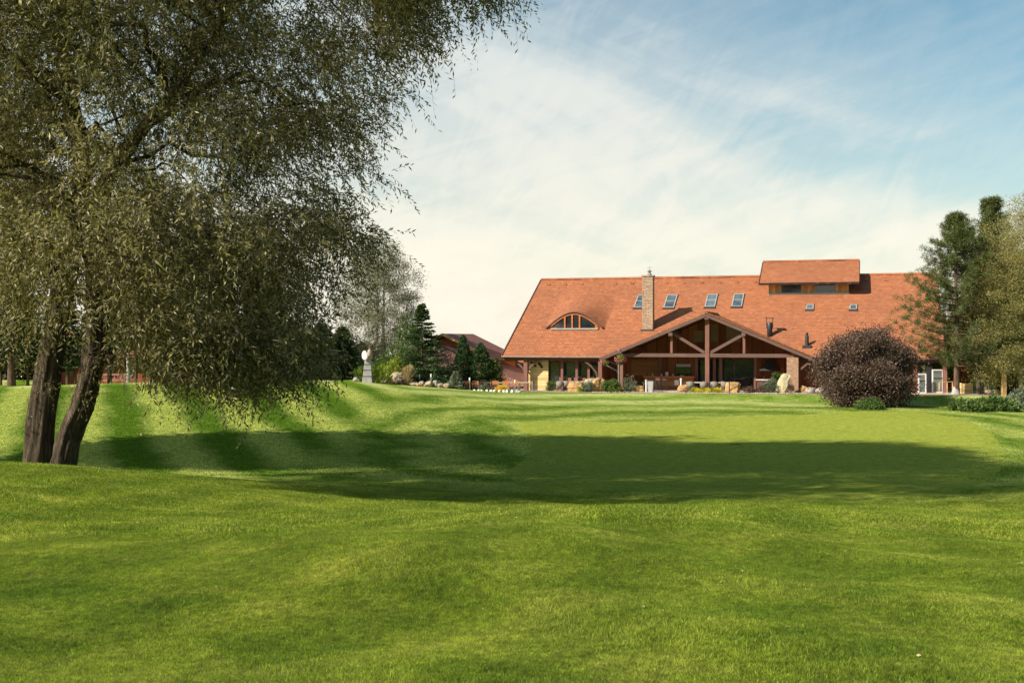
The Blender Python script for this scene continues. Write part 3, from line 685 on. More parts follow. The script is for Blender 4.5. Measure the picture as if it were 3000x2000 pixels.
# glazed front left of the porch
gz0 = FL+.12
for (x0, x1) in ((1607, 1640), (1648, 1690), (1694, 1722), (1727, 1752)):
    wdw = panel('window', x0, 1060, x1, 1136, 1.5, W_POST, .06); panel('pane', x0+2.5, 1063, x1-2.5, 1131, 1.44, GLASS, .02, wdw)
for px in (1647, 1690, 1725): a = A(px, .9); v = MB(HM); v.box(a-.1, a+.1, .8, 1.0, FL, roofz(.9)-.2); v.build('post', W_POST, hall)
a = A(1759, .3); v = MB(HM); v.box(a-.16, a+.16, .15, .47, FL, roofz(.3)-.2); v.build('post', W_POST, hall)
v = MB(HM); v.tube([(a-.15, .3, -3.6), (a-.35, .3, -2.9), (a-.8, .3, -2.35), (a-1.3, .3, -2.0)], .09, 6); v.build('brace', W_BEAM, hall)
# corner post of the open bay at the left end, with two braces
a = A(1541, .45); v = MB(HM); v.box(a-.17, a+.17, .28, .62, FL-.02, roofz(.45)-.2); v.build('post', W_POST, hall)
for s in (-1, 1):
    v = MB(HM); v.beam((a+s*.12, .45, -2.75), (a+s*1.0, .45, -1.85), .12, .17); v.build('brace', W_BEAM, hall)
v = MB(HM); v.box(AL+.05, aPL, .35, .55, -1.92, -1.68); v.build('eave_beam', W_BEAM, hall)
v = MB(HM); v.beam((aWl+.3, .9, -2.05), (aWl+.75, .9, -2.45), .1, .14); v.beam((aWl+.95, .9, -2.1), (aWl+1.3, .9, -2.55), .1, .18); v.build('brace', W_DARK, hall)
# right end
for (x0, x1, y0) in ((2440, 2470, 1065), (2500, 2560, 1065), (2600, 2660, 1060)):
    wdw = panel('window', x0, y0, x1, 1150, 1.04, W_POST, .06); panel('pane', x0+3, y0+3, x1-3, 1146, .97, GLASS, .02, wdw)
for px in (2680, 2768): a = A(px, .4); v = MB(HM); v.box(a-.16, a+.16, .25, .57, FL, roofz(.4)-.2); v.build('post', W_POST, hall)
v = MB(HM); v.box(aPR, AR-.1, .3, .5, -1.92, -1.68); v.build('eave_beam', W_BEAM, hall)

# ---------------- bar in the porch
bar = empty('bar_counter', Hw(A(1950, 2.6), 2.6, FL), YAW, 'long wooden bar counter with orange top inside the open porch', 'bar counter')
a0 = A(1884, 2.4); a1_ = A(2034, 2.4); z = P(1950, 1103, 2.4)[1]
v = MB(HM); v.box(a0, a1_, 2.4, 3.2, z-.09, z+.05); v.build('counter_top', W_ORANGE, bar)
v = MB(HM); v.box(a0+.1, a1_-.1, 2.6, 3.1, FL+.12, z-.09); v.build('counter_front', W_BAR, bar)
v = MB(HM); v.box(a0+.15, a1_-.15, 2.65, 3.0, FL, FL+.12); v.build('plinth', METAL_D, bar)
p0, z1_ = P(1976, 1113, 2.58); p1, z0_ = P(1989, 1128, 2.58)
v = MB(HM); v.box(p0, p1, 2.565, 2.597, z0_, z1_); tag(v.build('paper_notice', WHITE, loc=Hw((p0+p1)/2, 2.58, z0_), rz=YAW), 'white blank paper notice fixed to the wooden bar front', 'notice')
v = MB(HM)
p0 = A(1950, 2.6); v.box(p0, p0+.22, 2.55, 2.75, z+.052, z+.38); tag(v.build('menu_board', PLASTER, loc=Hw(p0+.1, 2.6, z+.05), rz=YAW), 'small pale menu card standing on the bar counter', 'menu card')
bm_ = m_plain('dark bottle glass', (.02, .05, .04), .1, .2, 4); gm_ = m_plain('clear cup', (.5, .55, .55), .2, .1, 4)
BL = []
names_ = ['tall dark bottle at the left end of the bar counter', 'white cup on the bar left of the menu card', 'small pale jar on the bar just beside the menu card', 'dark bottle on the bar right of the menu card', 'clear glass on the bar below the serving hatch', 'white dish on the bar counter under the hatch']
for (px, kind), lb in zip(((1896, 'b'), (1912, 'c'), (1938, 'c'), (1962, 'b'), (1972, 'g'), (1998, 'd')), names_):
    c_ = (A(px, 2.7), 2.7, z+.052); v = MB(HM)
    if kind == 'b': v.lathe([(.045, 0), (.045, .2), (.02, .27), (.016, .35)], c_, 10); o = v.build('bottle', bm_, loc=Hw(c_[0], c_[1], c_[2]), rz=YAW); cat = 'bottle'
    elif kind == 'd': v.lathe([(.14, 0), (.2, .05), (.19, .06)], c_, 14); o = v.build('dish', WHITE, loc=Hw(*c_), rz=YAW); cat = 'dish'
    else: v.lathe([(.05, 0), (.065, .16), (.06, .17)], c_, 10); o = v.build('cup', WHITE if kind == 'c' else gm_, loc=Hw(*c_), rz=YAW); cat = 'cup'
    tag(o, lb, cat)
# grill with a hood
gr = empty('masonry_grill', Hw(A(2252, 3.2), 3.2, FL), YAW, 'brick grill counter with a dark metal hood beside the brick pillar', 'grill')
a0 = A(2217, 2.8); a1_ = A(2292, 2.8); z = P(2250, 1111, 2.8)[1]
v = MB(HM); v.box(a0, a1_, 2.9, 4.2, FL, z-.1); v.build('brick_base', BRICK_D, gr)
v = MB(HM); v.box(a0-.08, a1_+.05, 2.8, 4.3, z-.1, z); v.build('counter_slab', PLASTER, gr)
zh0 = P(2250, 1085, 3.5)[1]; zh1 = P(2250, 1056, 3.5)[1]; am = (a0+a1_)/2
v = MB(HM); v.add([(am-.85, 2.9, zh0), (am+.85, 2.9, zh0), (am+.85, 4.1, zh0), (am-.85, 4.1, zh0), (am-.3, 3.5, zh1), (am+.3, 3.5, zh1), (am+.3, 4.1, zh1), (am-.3, 4.1, zh1)], [(3,2,1,0),(4,5,6,7),(0,1,5,4),(1,2,6,5),(2,3,7,6),(3,0,4,7)]); v.build('hood', METAL_D, gr)
v = MB(HM); v.box(am-.5, am+.5, 2.85, 2.95, z+.02, z+.05); v.box(am-.5, am-.45, 2.9, 3.4, z, z+.25); v.box(am+.45, am+.5, 2.9, 3.4, z, z+.25); v.build('grate', METAL_D, gr)
# ------------------------------------------------------------------ foliage tools
BARK_W = m_bark('willow bark', (.060, .044, .030), (.215, .165, .11), 11, 1.5, .16); BARK_O = m_bark('olive grey bark', (.10, .08, .055), (.24, .20, .15)); BARK_P = m_bark('pine bark', (.10, .06, .04), (.2, .13, .09)); BARK_B = m_bark('birch bark', (.30, .27, .23), (.55, .5, .44), 3, 6, .02)
LF_W = m_leaf('willow leaves', (.030, .033, .008), (.122, .108, .030), (.47, .40, .16), (.36, .32, .17), .42, .45, .35)
LF_PINE = m_leaf('pine needles', (.035, .055, .012), (.08, .105, .025), (.17, .18, .05), None, .2)
LF_SPR = m_leaf('spruce needles', (.03, .06, .022), (.06, .105, .036), (.12, .16, .055), None, .2)
LF_BLUE = m_leaf('silvery conifer needles', (.09, .13, .09), (.18, .22, .13), (.32, .32, .2), None, .1)
LF_THU = m_leaf('thuja sprays', (.018, .05, .014), (.038, .085, .022), (.08, .13, .04), None, .2)
LF_BIR = m_leaf('pale birch leaves', (.07, .085, .035), (.17, .18, .08), (.36, .34, .2), (.25, .24, .16), .25)
LF_OLI = m_leaf('olive willow leaves', (.12, .115, .028), (.26, .23, .065), (.44, .37, .12), (.30, .27, .12), .35)
LF_RED = m_leaf('purple smokebush leaves', (.038, .024, .018), (.10, .055, .044), (.21, .13, .095), (.12, .085, .06), .2)
LF_GRN = m_leaf('green shrub leaves', (.035, .07, .015), (.08, .14, .028), (.17, .22, .05), None, .3)
LF_LIME = m_leaf('yellow green leaves', (.14, .20, .02), (.24, .30, .03), (.42, .42, .06), None, .35)
LF_DK = m_leaf('dark woodland leaves', (.016, .028, .010), (.038, .056, .018), (.09, .10, .035), None, .15)
LF_MIX = m_leaf('grey green shrub leaves', (.05, .07, .04), (.12, .15, .09), (.24, .27, .18), None, .2)
FL_YEL = m_leaf('yellow flowers', (.55, .45, .02), (.75, .62, .03), (.85, .75, .10), None, .3); FL_PINK = m_leaf('pink flowers', (.35, .02, .06), (.6, .08, .16), (.7, .35, .5), None, .3)
FL_GOLD = m_leaf('golden chrysanthemum', (.45, .25, .02), (.7, .45, .05), (.8, .6, .15), None, .3)
def nrmz(a): return a/np.maximum(np.linalg.norm(a, axis=-1, keepdims=True), 1e-9)
def rdir(r, n): return nrmz(r.normal(size=(n, 3)))
def leaf_quads(p, d, ln, wd, r):
    """diamond leaves: p base (n,3), d unit direction, ln / wd arrays"""
    n = len(p); s = nrmz(np.cross(d, rdir(r, n))); ln = np.broadcast_to(ln, n)[:, None]; wd = np.broadcast_to(wd, n)[:, None]
    mid = p+d*ln*.45
    v = np.concatenate([p, mid+s*wd/2, p+d*ln, mid-s*wd/2]); i = np.arange(n)
    return v, np.stack([i, i+n, i+2*n, i+3*n], 1)
def cat(parts):
    vs = []; fs = []; o = 0
    for v, f in parts: vs.append(v); fs.append(f+o); o += len(v)
    return np.concatenate(vs), np.concatenate(fs)
def shoots(st, d, Ln, nl, ll, lw, droop, r, stem=.006):
    n = len(st); parts = []; cols = []
    dn = np.array([0, 0, -1.0]); dr = np.broadcast_to(droop, n)[:, None]; Lc = np.broadcast_to(Ln, n)[:, None]
    pos = lambda t: st+d*Lc*t+dn*Lc*dr*t*t
    tone = r.uniform(0, 1, n)
    P_ = []; D_ = []
    for k in range(nl):
        t = (k+.6)/nl; tg = nrmz(d+2*dn*dr*t); pr = nrmz(np.cross(tg, rdir(r, n)))
        P_.append(pos(t)+r.normal(size=(n, 3))*.01); D_.append(nrmz(tg*.75+pr*.8+dn*.15)); cols.append(np.clip(tone*.55+r.uniform(0, .45, n), 0, 1))
    P_ = np.concatenate(P_); D_ = np.concatenate(D_)
    v, f = leaf_quads(P_, D_, r.uniform(.7, 1.15, len(P_))*ll, r.uniform(.8, 1.2, len(P_))*lw, r)
    sv = []; m = 4
    s = nrmz(np.cross(d, rdir(r, n)))*stem
    for k in range(m): t = k/(m-1); q = pos(t); w_ = s*(1-.7*t); sv += [q-w_, q+w_]
    sv = np.concatenate(sv); i = np.arange(n); sf = np.concatenate([np.stack([i+2*k*n, i+(2*k+1)*n, i+(2*k+3)*n, i+(2*k+2)*n], 1) for k in range(m-1)])
    return (v, f, np.concatenate(cols)), (sv, sf)
def trunk_mesh(name, pts, rad, mat, parent, n=28, ridge=.06, sub=10, seed=0):
    """a bole as one skin: ridged, slightly wandering"""
    pts = [np.array(p, float) for p in pts]; C_ = []; Rr = []
    for i in range(len(pts)-1):
        p0 = pts[max(i-1, 0)]; p1 = pts[i]; p2 = pts[i+1]; p3 = pts[min(i+2, len(pts)-1)]
        for k in range(sub):
            t = k/sub; C_.append(.5*((2*p1)+(-p0+p2)*t+(2*p0-5*p1+4*p2-p3)*t*t+(-p0+3*p1-3*p2+p3)*t**3)); Rr.append(rad[i]*(1-t)+rad[i+1]*t)
    C_.append(pts[-1]); Rr.append(rad[-1]); C_ = np.array(C_); m = len(C_)
    vs = []; x = None
    for i in range(m):
        d = nrmz(C_[min(i+1, m-1)]-C_[max(i-1, 0)])
        if x is None: x = nrmz(np.cross(d, np.array([0, 1.0, .01])))
        x = nrmz(x-d*np.dot(x, d)); y = np.cross(d, x)
        for k in range(n):
            a = 2*math.pi*k/n; dv = x*math.cos(a)+y*math.sin(a)
            nn = mnoise.noise(Vector((math.cos(a)*3.2+seed, math.sin(a)*3.2, i*.06)))*ridge*2+mnoise.noise(Vector((math.cos(a)*9+seed, math.sin(a)*9, i*.25)))*ridge
            vs.append(C_[i]+dv*Rr[i]*(1+nn))
    i = np.arange(m-1)[:, None]*n; k = np.arange(n)[None]
    f = np.stack([i+k, i+(k+1) % n, i+n+(k+1) % n, i+n+k], -1).reshape(-1, 4)
    return fast(name, np.array(vs), f, mat, parent, smooth=True), C_
def tubes_np(segs, n=5):
    """segs: list of (p0,p1,r0,r1)"""
    a = np.array([s[0] for s in segs]); b = np.array([s[1] for s in segs]); ra = np.array([s[2] for s in segs]); rb = np.array([s[3] for s in segs])
    d = nrmz(b-a); h = np.where(np.abs(d[:, 2:3]) < .9, np.array([[0, 0, 1.0]]), np.array([[1.0, 0, 0]])); x = nrmz(np.cross(d, h)); y = np.cross(d, x)
    vs = []; N_ = len(segs)
    for c, r_ in ((a, ra), (b, rb)):
        for k in range(n):
            t = 2*math.pi*k/n; vs.append(c+(x*math.cos(t)+y*math.sin(t))*r_[:, None])
    i = np.arange(N_)
    f = np.concatenate([np.stack([i+k*N_, i+((k+1) % n)*N_, i+(n+(k+1) % n)*N_, i+(n+k)*N_], 1) for k in range(n)])
    return np.concatenate(vs), f

# ------------------------------------------------------------------ the big willow
r = np.random.default_rng(3)
WX, WY = -12.6, 32.6
wz = gzf(WX, WY)
willow = empty('willow_tree', (WX, WY, wz), 0, 'huge drooping willow with two thick ridged trunks in the left foreground', 'tree')
def pt(px, py, d): return ((px-1500)/F*d, d, (HY-py)/F*d)
_, c1 = trunk_mesh('trunk', [pt(98, 1440, 32.8), pt(104, 1383, 32.8), pt(118, 1250, 32.8), pt(138, 1100, 32.8), pt(175, 900, 33), pt(215, 700, 33.2), pt(240, 480, 33.4), pt(205, 300, 33.4), pt(185, 100, 33.6), pt(190, -120, 33.8), pt(230, -400, 34)],
               [.44, .38, .35, .33, .30, .28, .25, .22, .18, .13, .05], BARK_W, willow, n=44, ridge=.13)
_, c2 = trunk_mesh('trunk', [pt(178, 1440, 32.3), pt(182, 1383, 32.3), pt(205, 1280, 32.2), pt(246, 1170, 32.1), pt(272, 1060, 32.1), pt(284, 920, 32.2), pt(278, 760, 32.4), pt(285, 620, 32.6), pt(330, 500, 32.6), pt(400, 400, 32.4), pt(500, 280, 32.2), pt(620, 120, 32), pt(720, -60, 32)],
               [.42, .35, .31, .29, .28, .28, .26, .24, .21, .17, .13, .10, .04], BARK_W, willow, n=44, ridge=.13, seed=5)
AXx, AXy = -11.6, 33.0
zk = [-3, -1.7, -1.2, -.5, .9, 2.8, 4.7, 6.6, 8.6, 9.6, 11, 13, 15, 17, 18.6, 19.6]
rk = [0, 4.6, 5.4, 6.0, 6.7, 7.5, 8.0, 8.3, 9.0, 9.8, 10.4, 9.4, 8.0, 5.6, 2.8, 0]
cl = []
while len(cl) < 1250:
    z = r.uniform(-1.6, 19.2); rm = np.interp(z, zk, rk); a = r.uniform(0, 2*math.pi)
    q = r.uniform(0, 1)**.42*rm*r.uniform(.93, 1.0)
    if q < 2.2 and z < 3: continue
    if z < 1.4:
        bot = -.7 if math.cos(a) > .1 and q > 4 else (.4 if math.cos(a) > -.3 else 1.2)
        if mnoise.noise(Vector((a*1.7, q*.3, 3.0))) < -.05: bot += 1.1
        if math.sin(a) < -.45: bot = max(bot, -.1)
        if z < bot: continue
    x = AXx+q*math.cos(a); y = AXy+q*math.sin(a)*(.95+.50*float(sst(z, 9.8, 13)))
    if q > .85*rm and z > 1 and r.uniform() < .35: continue
    if -11.5 < x < -7.8 and z < 1.5 and r.uniform() < .62: continue
    if abs(x-(-10.9)) < .9 and 3.6 < z < 6.2 and r.uniform() < .85: continue
    if x > AXx: y -= .38*(x-AXx); x = AXx+(x-AXx)*1.08
    # open notches in the outline
    if mnoise.noise(Vector((x*.33, y*.33, z*.33))) < -.22 and q > .5*rm: continue
    if mnoise.noise(Vector((x*.8, y*.8, z*.35))) < -.18: continue
    cl.append((x, y, z, q/rm, a))
k = 0
while k < 80:
    z = r.uniform(-.8, 3.4); a = r.uniform(-1.1, .9); q = r.uniform(.55, .98)*np.interp(z, zk, rk); x = AXx+q*math.cos(a); y = AXy+q*math.sin(a)-.38*(x-AXx); x = AXx+(x-AXx)*1.06
    if mnoise.noise(Vector((x*.8, y*.8, z*.35))) > -.05: cl.append((x, y, z, .9, a)); k += 1
cl = np.array(cl)
# extra sprays: the long overhang at the top right, the hanging fringe and sprouts on the trunks
ex = [(-1.5+1.0*k/8, 29+r.uniform(-1.5, 1.5), 9.0+r.uniform(-.5, .6), 1.0, 0.0) for k in range(9)]+[(-2.8+r.uniform(-1, .6), 29.5+r.uniform(-3, 3), 8.6+r.uniform(-.9, .8), 1.0, 0.0) for k in range(26)]
ex += [(-8.8+r.uniform(0, 3.6), 29.5+r.uniform(-2, 2), -.25+r.uniform(-.25, .5), .9, r.uniform(0,6.28)) for k in range(34)]
spr = []
for c in (c1, c2):
    for k in range(0, len(c), 2):
        if -1.7 < c[k][2] < 4: spr += [(c[k][0]+r.uniform(-.3, .3), c[k][1]-.3, c[k][2]+r.uniform(-.2, .2), .3, r.uniform(0, 6.28))]
cl_all = np.concatenate([cl, np.array(ex)])
hid = (cl_all[:, 2] > .33*cl_all[:, 1]+.3)|(cl_all[:, 0]/cl_all[:, 1] < -.47)
def make_sh(c, per, sig, nl, ll, lw, Lr, stem):
    n = len(c)*per; idx = np.repeat(np.arange(len(c)), per)
    st = c[idx, :3]+r.normal(size=(n, 3))*np.array([sig, sig, sig*.75])
    out = np.stack([np.cos(c[idx, 4]), np.sin(c[idx, 4]), np.zeros(n)], 1)
    d = nrmz(out*.55+rdir(r, n)*.75+np.array([0, 0, -.15])); return shoots(st, d, r.uniform(*Lr, n), nl, ll, lw, r.uniform(.15, .95, n), r, stem)
lv = []; sm_ = []
for c, args in ((cl_all[~hid], (28, .36, 14, .165, .040, (.5, 1.15), .005)), (cl_all[hid & (cl_all[:, 2] > 9)], (13, .7, 12, .26, .07, (1.0, 1.8), .008)), (cl_all[hid & (cl_all[:, 2] <= 9)], (4, .6, 12, .2, .045, (1.0, 1.6), .008)), (np.array(spr), (5, .16, 9, .11, .024, (.25, .7), .004))):
    a_, b_ = make_sh(c, *args); lv.append(a_); sm_.append(b_)
v, f = cat([(a[0], a[1]) for a in lv]); rn = np.concatenate([a[2] for a in lv])
crown = fast('crown', v, f, LF_W, willow, rnd=rn)
v, f = cat(sm_); fast('twigs', v, f, BARK_W, willow)
# limbs carrying the crown
segs = []
def limb(p, q, r0, r1, k=7, sag=.0, wob=.18):
    p = np.array(p); q = np.array(q); last = p
    for i in range(1, k+1):
        t = i/k; c = p*(1-t)+q*t+np.array([0, 0, math.sin(t*math.pi)*sag])+(r.normal(size=3)*wob if i < k else 0)
        segs.append((last, c, r0+(r1-r0)*(i-1)/k, r0+(r1-r0)*t)); last = c
allc = np.concatenate([c1[30:], c2[34:]])
pick = r.choice(len(cl), 130, replace=False)
for i in pick:
    tgt = cl[i, :3]; low = allc[allc[:, 2] < tgt[2]+1.0]
    if len(low) == 0: low = allc[:5]
    j = low[np.argmin(np.linalg.norm(low-tgt, axis=1)+r.uniform(0, 3, len(low)))]
    dd = np.linalg.norm(tgt-j); limb(j, tgt, .02+.010*dd, .012, 7, .16*dd)
v, f = tubes_np(segs, 6); fast('limbs', v, f, BARK_W, willow, smooth=True)

# ------------------------------------------------------------------ other trees
def blob_pts(r, n, cx, cy, z0, h, rx, prof, shell=.5, clump=0, csz=.5, ry=None, lobe=.42):
    """points through a crown volume; prof maps relative height to relative radius; clumps give light and dark"""
    ry = ry or rx
    if clump:
        c = blob_pts(r, clump, cx, cy, z0, h, rx, prof, shell, 0, ry=ry)
        for j in range(clump):
            a_ = math.atan2(c[j, 1]-cy, c[j, 0]-cx); k_ = 1+lobe*mnoise.noise(Vector((math.cos(a_)*1.5+cx, math.sin(a_)*1.5, (c[j, 2]-z0)/h*2.6))); c[j, 0] = cx+(c[j, 0]-cx)*k_; c[j, 1] = cy+(c[j, 1]-cy)*k_; c[j, 2] = z0+(c[j, 2]-z0)*(1+.28*lobe*math.sin(a_*3+cx))
        i = r.integers(0, clump, n); return c[i]+r.normal(size=(n, 3))*csz*np.array([1, 1, .7])
    u = r.uniform(0, 1, n); R = np.interp(u, [p[0] for p in prof], [p[1] for p in prof])
    # weight heights by radius
    k = r.uniform(0, max(p[1] for p in prof), n) < R; 
    while not k.all():
        m = ~k; u[m] = r.uniform(0, 1, m.sum()); R = np.interp(u, [p[0] for p in prof], [p[1] for p in prof]); k = k | (r.uniform(0, max(p[1] for p in prof), n) < R)
    a = r.uniform(0, 2*np.pi, n); q = r.uniform(0, 1, n)**shell
    return np.stack([cx+np.cos(a)*q*R*rx, cy+np.sin(a)*q*R*ry, z0+u*h], 1)
def leaf_tree(name, loc, h, rx, prof, mat, bark, label, cat_, n=20000, ll=.12, lw=.06, z0=.3, clump=160, csz=.45, stems=((0, 0),), tr=.14, group=None, seed=1, lobe=.42, up=0.0, lean=0.0, shell=.45, ry=None):
    r = np.random.default_rng(seed); x, y, z = loc
    e = empty(name, loc, 0, label, cat_, group)
    p = blob_pts(r, n, x+lean, y, z+z0, h-z0, rx, prof, shell, clump, csz, ry, lobe)
    d = nrmz(rdir(r, n)+np.array([0, 0, up])); cen = np.array([x, y, z+h*.5]); d = nrmz(d+nrmz(p-cen)*.5)
    v, f = leaf_quads(p, d, r.uniform(.6, 1.2, n)*ll, r.uniform(.7, 1.2, n)*lw, r)
    tone = np.array([mnoise.noise(Vector(q)*1.3) for q in p[::8]]); tone = np.repeat(tone, 8)[:n]
    fast('crown', v, f, mat, e, rnd=np.clip(.5+tone*.5+r.uniform(-.4, .4, n), 0, 1))
    for i, (sx, sy) in enumerate(stems):
        tp = (x+lean*.8+sx*1.2, y+sy, z+h*.82)
        trunk_mesh('trunk', [(x+sx, y+sy, z-.25), (x+sx*1.05, y+sy, z+h*.2), (x+lean*.5+sx*1.15, y+sy, z+h*.5), tp], [tr, tr*.85, tr*.55, tr*.15], bark, e, 10, .04, 6, i+seed)
    if h > 3:
        sg = []
        for i in range(26):
            q = p[r.integers(0, n)]; t = np.clip((q[2]-z)/h-.15, .1, .75); b0 = np.array([x+lean*t+stems[i % len(stems)][0]*1.1, y, z+h*t])
            sg.append((b0, (b0+q)/2+r.normal(size=3)*.1, tr*.3, tr*.18)); sg.append(((b0+q)/2, q, tr*.18, .012))
        v, f = tubes_np(sg, 5); fast('branches', v, f, bark, e)
    return e
def pine(name, loc, h, rmax, label, seed, z0=.2, mat=None, group=None, tr=.2, lay=26, tuft=30, sp=1.0, gaps=.12):
    r = np.random.default_rng(seed); x, y, z = loc; mat = mat or LF_PINE
    e = empty(name, loc, 0, label, 'tree', group)
    trunk_mesh('trunk', [(x, y, z-.3), (x+.05, y, z+h*.3), (x-.05, y, z+h*.7), (x, y, z+h*.98)], [tr, tr*.8, tr*.4, .03], BARK_P, e, 12, .04, 8, seed)
    sg = []; tips = []
    for k in range(lay):
        t = z0+(1-z0)*(k/lay)**.95; rr = rmax*np.interp(t, [z0, z0+.12, .5, .8, 1], [.72, 1, .84, .42, .05])
        nb = 6
        for j in range(nb):
            if r.uniform() < gaps: continue
            a = 2*math.pi*(j+r.uniform(-.3, .3))/nb+k*1.1; l = rr*r.uniform(.6, 1.12)
            b0 = np.array([x, y, z+t*h]); d = np.array([math.cos(a), math.sin(a), 0]); last = b0
            for s in range(1, 7):
                u = s/6; c = b0+d*l*u+np.array([0, 0, l*(.32*u*u-.06*u)]); sg.append((last, c, .05*(1-u)+.012, .05*(1-u-.1)+.01 if u < .9 else .01)); last = c
                if u > .3:
                    for _ in range(3): tips.append(c+np.array([r.normal()*.16*sp, r.normal()*.16*sp, abs(r.normal())*.12*sp]))
        tips.append(np.array([x, y, z+h*min(1, t+.02)]))
    tips = np.array(tips); n = len(tips)*tuft; c = np.repeat(tips, tuft, 0)+r.normal(size=(n, 3))*.07*sp
    d = nrmz(rdir(r, n)+np.array([0, 0, .55]))
    v, f = leaf_quads(c, d, r.uniform(.12, .24, n)*sp, .022*sp, r)
    fast('crown', v, f, mat, e, rnd=np.clip(np.repeat(r.uniform(0, .7, len(tips)), tuft)+r.uniform(0, .35, n), 0, 1))
    v, f = tubes_np(sg, 5); fast('branches', v, f, BARK_P, e); return e
def spruce(name, loc, h, rmax, label, seed, mat=None, group=None, n=16000, dens=46, droop=-.15, pw=.9, ll=.14, bare=0.0, cat_='tree'):
    r = np.random.default_rng(seed); x, y, z = loc; mat = mat or LF_SPR
    e = empty(name, loc, 0, label, cat_, group)
    trunk_mesh('trunk', [(x, y, z-.2), (x, y, z+h*.5), (x, y, z+h)], [.035*h*.5+.04, .02*h*.4+.02, .012], BARK_P, e, 8, .04, 5, seed)
    t = bare+(1-bare)*r.uniform(0, 1, dens*8)**1.25; a = r.uniform(0, 6.283, len(t)); l = rmax*(1-t)**pw*r.uniform(.7, 1.12, len(t))*np.clip((1-bare)*1.0, .6, 1)+.06
    b = r.integers(0, len(t), n); u = r.uniform(.12, 1, n)
    p = np.stack([x+np.cos(a[b])*l[b]*u, y+np.sin(a[b])*l[b]*u, z+.1+t[b]*h*.98+l[b]*(droop*u+.16*u*u)+r.normal(size=n)*.02], 1)
    sd = np.stack([-np.sin(a[b]), np.cos(a[b]), a[b]*0], 1); o = np.stack([np.cos(a[b]), np.sin(a[b]), a[b]*0+.12], 1)
    wid = (.25*l[b]*(1-u)+.04)[:, None]; s_ = r.uniform(-1, 1, n)[:, None]; p = p+sd*wid*s_
    d = nrmz(o+sd*s_*.9+r.normal(size=(n, 3))*.25)
    v, f = leaf_quads(p, d, r.uniform(.7, 1.2, n)*ll, ll*.32, r)
    fast('crown', v, f, mat, e, rnd=np.clip(u*.6+r.uniform(-.1, .4, n), 0, 1)); return e

ROUND = [(0, .45), (.15, .8), (.4, 1), (.7, .82), (.9, .45), (1, .1)]; CONE = [(0, .85), (.12, 1), (.5, .72), (.8, .36), (1, .02)]; DOME = [(0, .78), (.25, 1), (.55, .95), (.8, .72), (1, .2)]
TALL = [(0, .5), (.15, .85), (.45, 1), (.7, .8), (.88, .5), (1, .1)]
# big smokebush in front of the right wing
l = at(2540, 83.0); leaf_tree('purple_shrub', (l[0], l[1], gzf(l[0], l[1])-.1), 5.0, 2.9, [(0, .62), (.22, .98), (.55, 1.0), (.8, .84), (.93, .6), (1, .35)], LF_RED, BARK_P, 'large round purple leaved shrub in front of the right wing of the clubhouse', 'shrub', 95000, .15, .085, .05, 150, .42, lobe=.34, stems=((-.2, 0), (.2, .1), (0, -.2)), tr=.09, seed=4, shell=.38)
# low green growth round its foot, a thing of its own
l = at(2548, 79.5); leaf_tree('foot_shrub', (l[0], l[1], l[2]), .5, 1.1, ROUND, LF_GRN, BARK_P, 'low pale leaved growth at the foot of the purple shrub', 'shrub', 5000, .13, .07, .0, 40, .2, tr=.03, seed=41)
# pines and the olive willow at the right
l = at(2802, 88.0); pine('pine_tree', l, 13.5, 4.7, 'tall pine with open branches behind the right roof end, nearer of two', 21, .16, tr=.24, lay=26, tuft=40, sp=1.3, gaps=.16)
l = at(2906, 110.0); pine('pine_tree', l, 17.3, 4.2, 'taller pine whose top rises behind the olive tree', 22, .2, tr=.24, lay=24, tuft=40, sp=1.6, gaps=.12)
l = at(2938, 88.0); leaf_tree('olive_willow', l, 12.0, 3.3, [(0, .6), (.12, .9), (.35, 1.0), (.62, .92), (.8, .7), (.93, .45), (1, .15)], LF_OLI, BARK_O, 'pale olive leaved willow with thin twin trunks at the right edge', 'tree', 120000, .15, .05, .9, 330, .42, ((-1.8, 0), (-1.2, .1)), .17, seed=9, shell=.42)
l = at(3010, 92.0); leaf_tree('olive_willow', l, 15.0, 3.0, TALL, LF_OLI, BARK_O, 'thin topped olive tree cut by the right edge of the view', 'tree', 52000, .16, .05, 1.2, 260, .5, ((0, 0),), .16, seed=10)
l = at(2812, 108.0); leaf_tree('broadleaf_tree', l, 5.0, 2.6, ROUND, LF_LIME, BARK_P, 'small bright yellow green tree seen under the right eave', 'tree', 14000, .2, .12, .2, 90, .4, seed=12)
for i, (px, d, h, w_, lb) in enumerate(((2960, 120, 9, 4.0, 'dark broadleaf tree behind the right edge trees, nearer one'), (3060, 130, 11, 5.0, 'dark broadleaf tree beyond the right edge of the view'), (2880, 128, 6.5, 4.2, 'dark broadleaf tree low behind the twin trunks'))):
    leaf_tree('broadleaf_tree', at(px, d), h, w_, ROUND, LF_GRN, BARK_P, lb, 'tree', 16000, .3, .2, .1, 110, .6, seed=50+i, group='trees behind the right end')
# behind the willow: birches
birchp = [(0, .35), (.15, .7), (.35, .95), (.55, 1), (.75, .75), (.9, .4), (1, .1)]
l = at(1105, 109.0); leaf_tree('birch_tree', l, 13.8, 3.9, birchp, LF_BIR, BARK_B, 'airy pale leaved birch behind the grey pillar', 'tree', 60000, .16, .06, 1.6, 320, .36, ((0, 0), (.5, .2)), .18, seed=14, shell=.5)
l = at(1192, 112.0); leaf_tree('birch_tree', l, 9.3, 2.1, birchp, LF_BIR, BARK_B, 'slender airy birch top right of the taller birch', 'tree', 7500, .15, .06, 2.0, 80, .3, ((0, 0),), .1, seed=15)
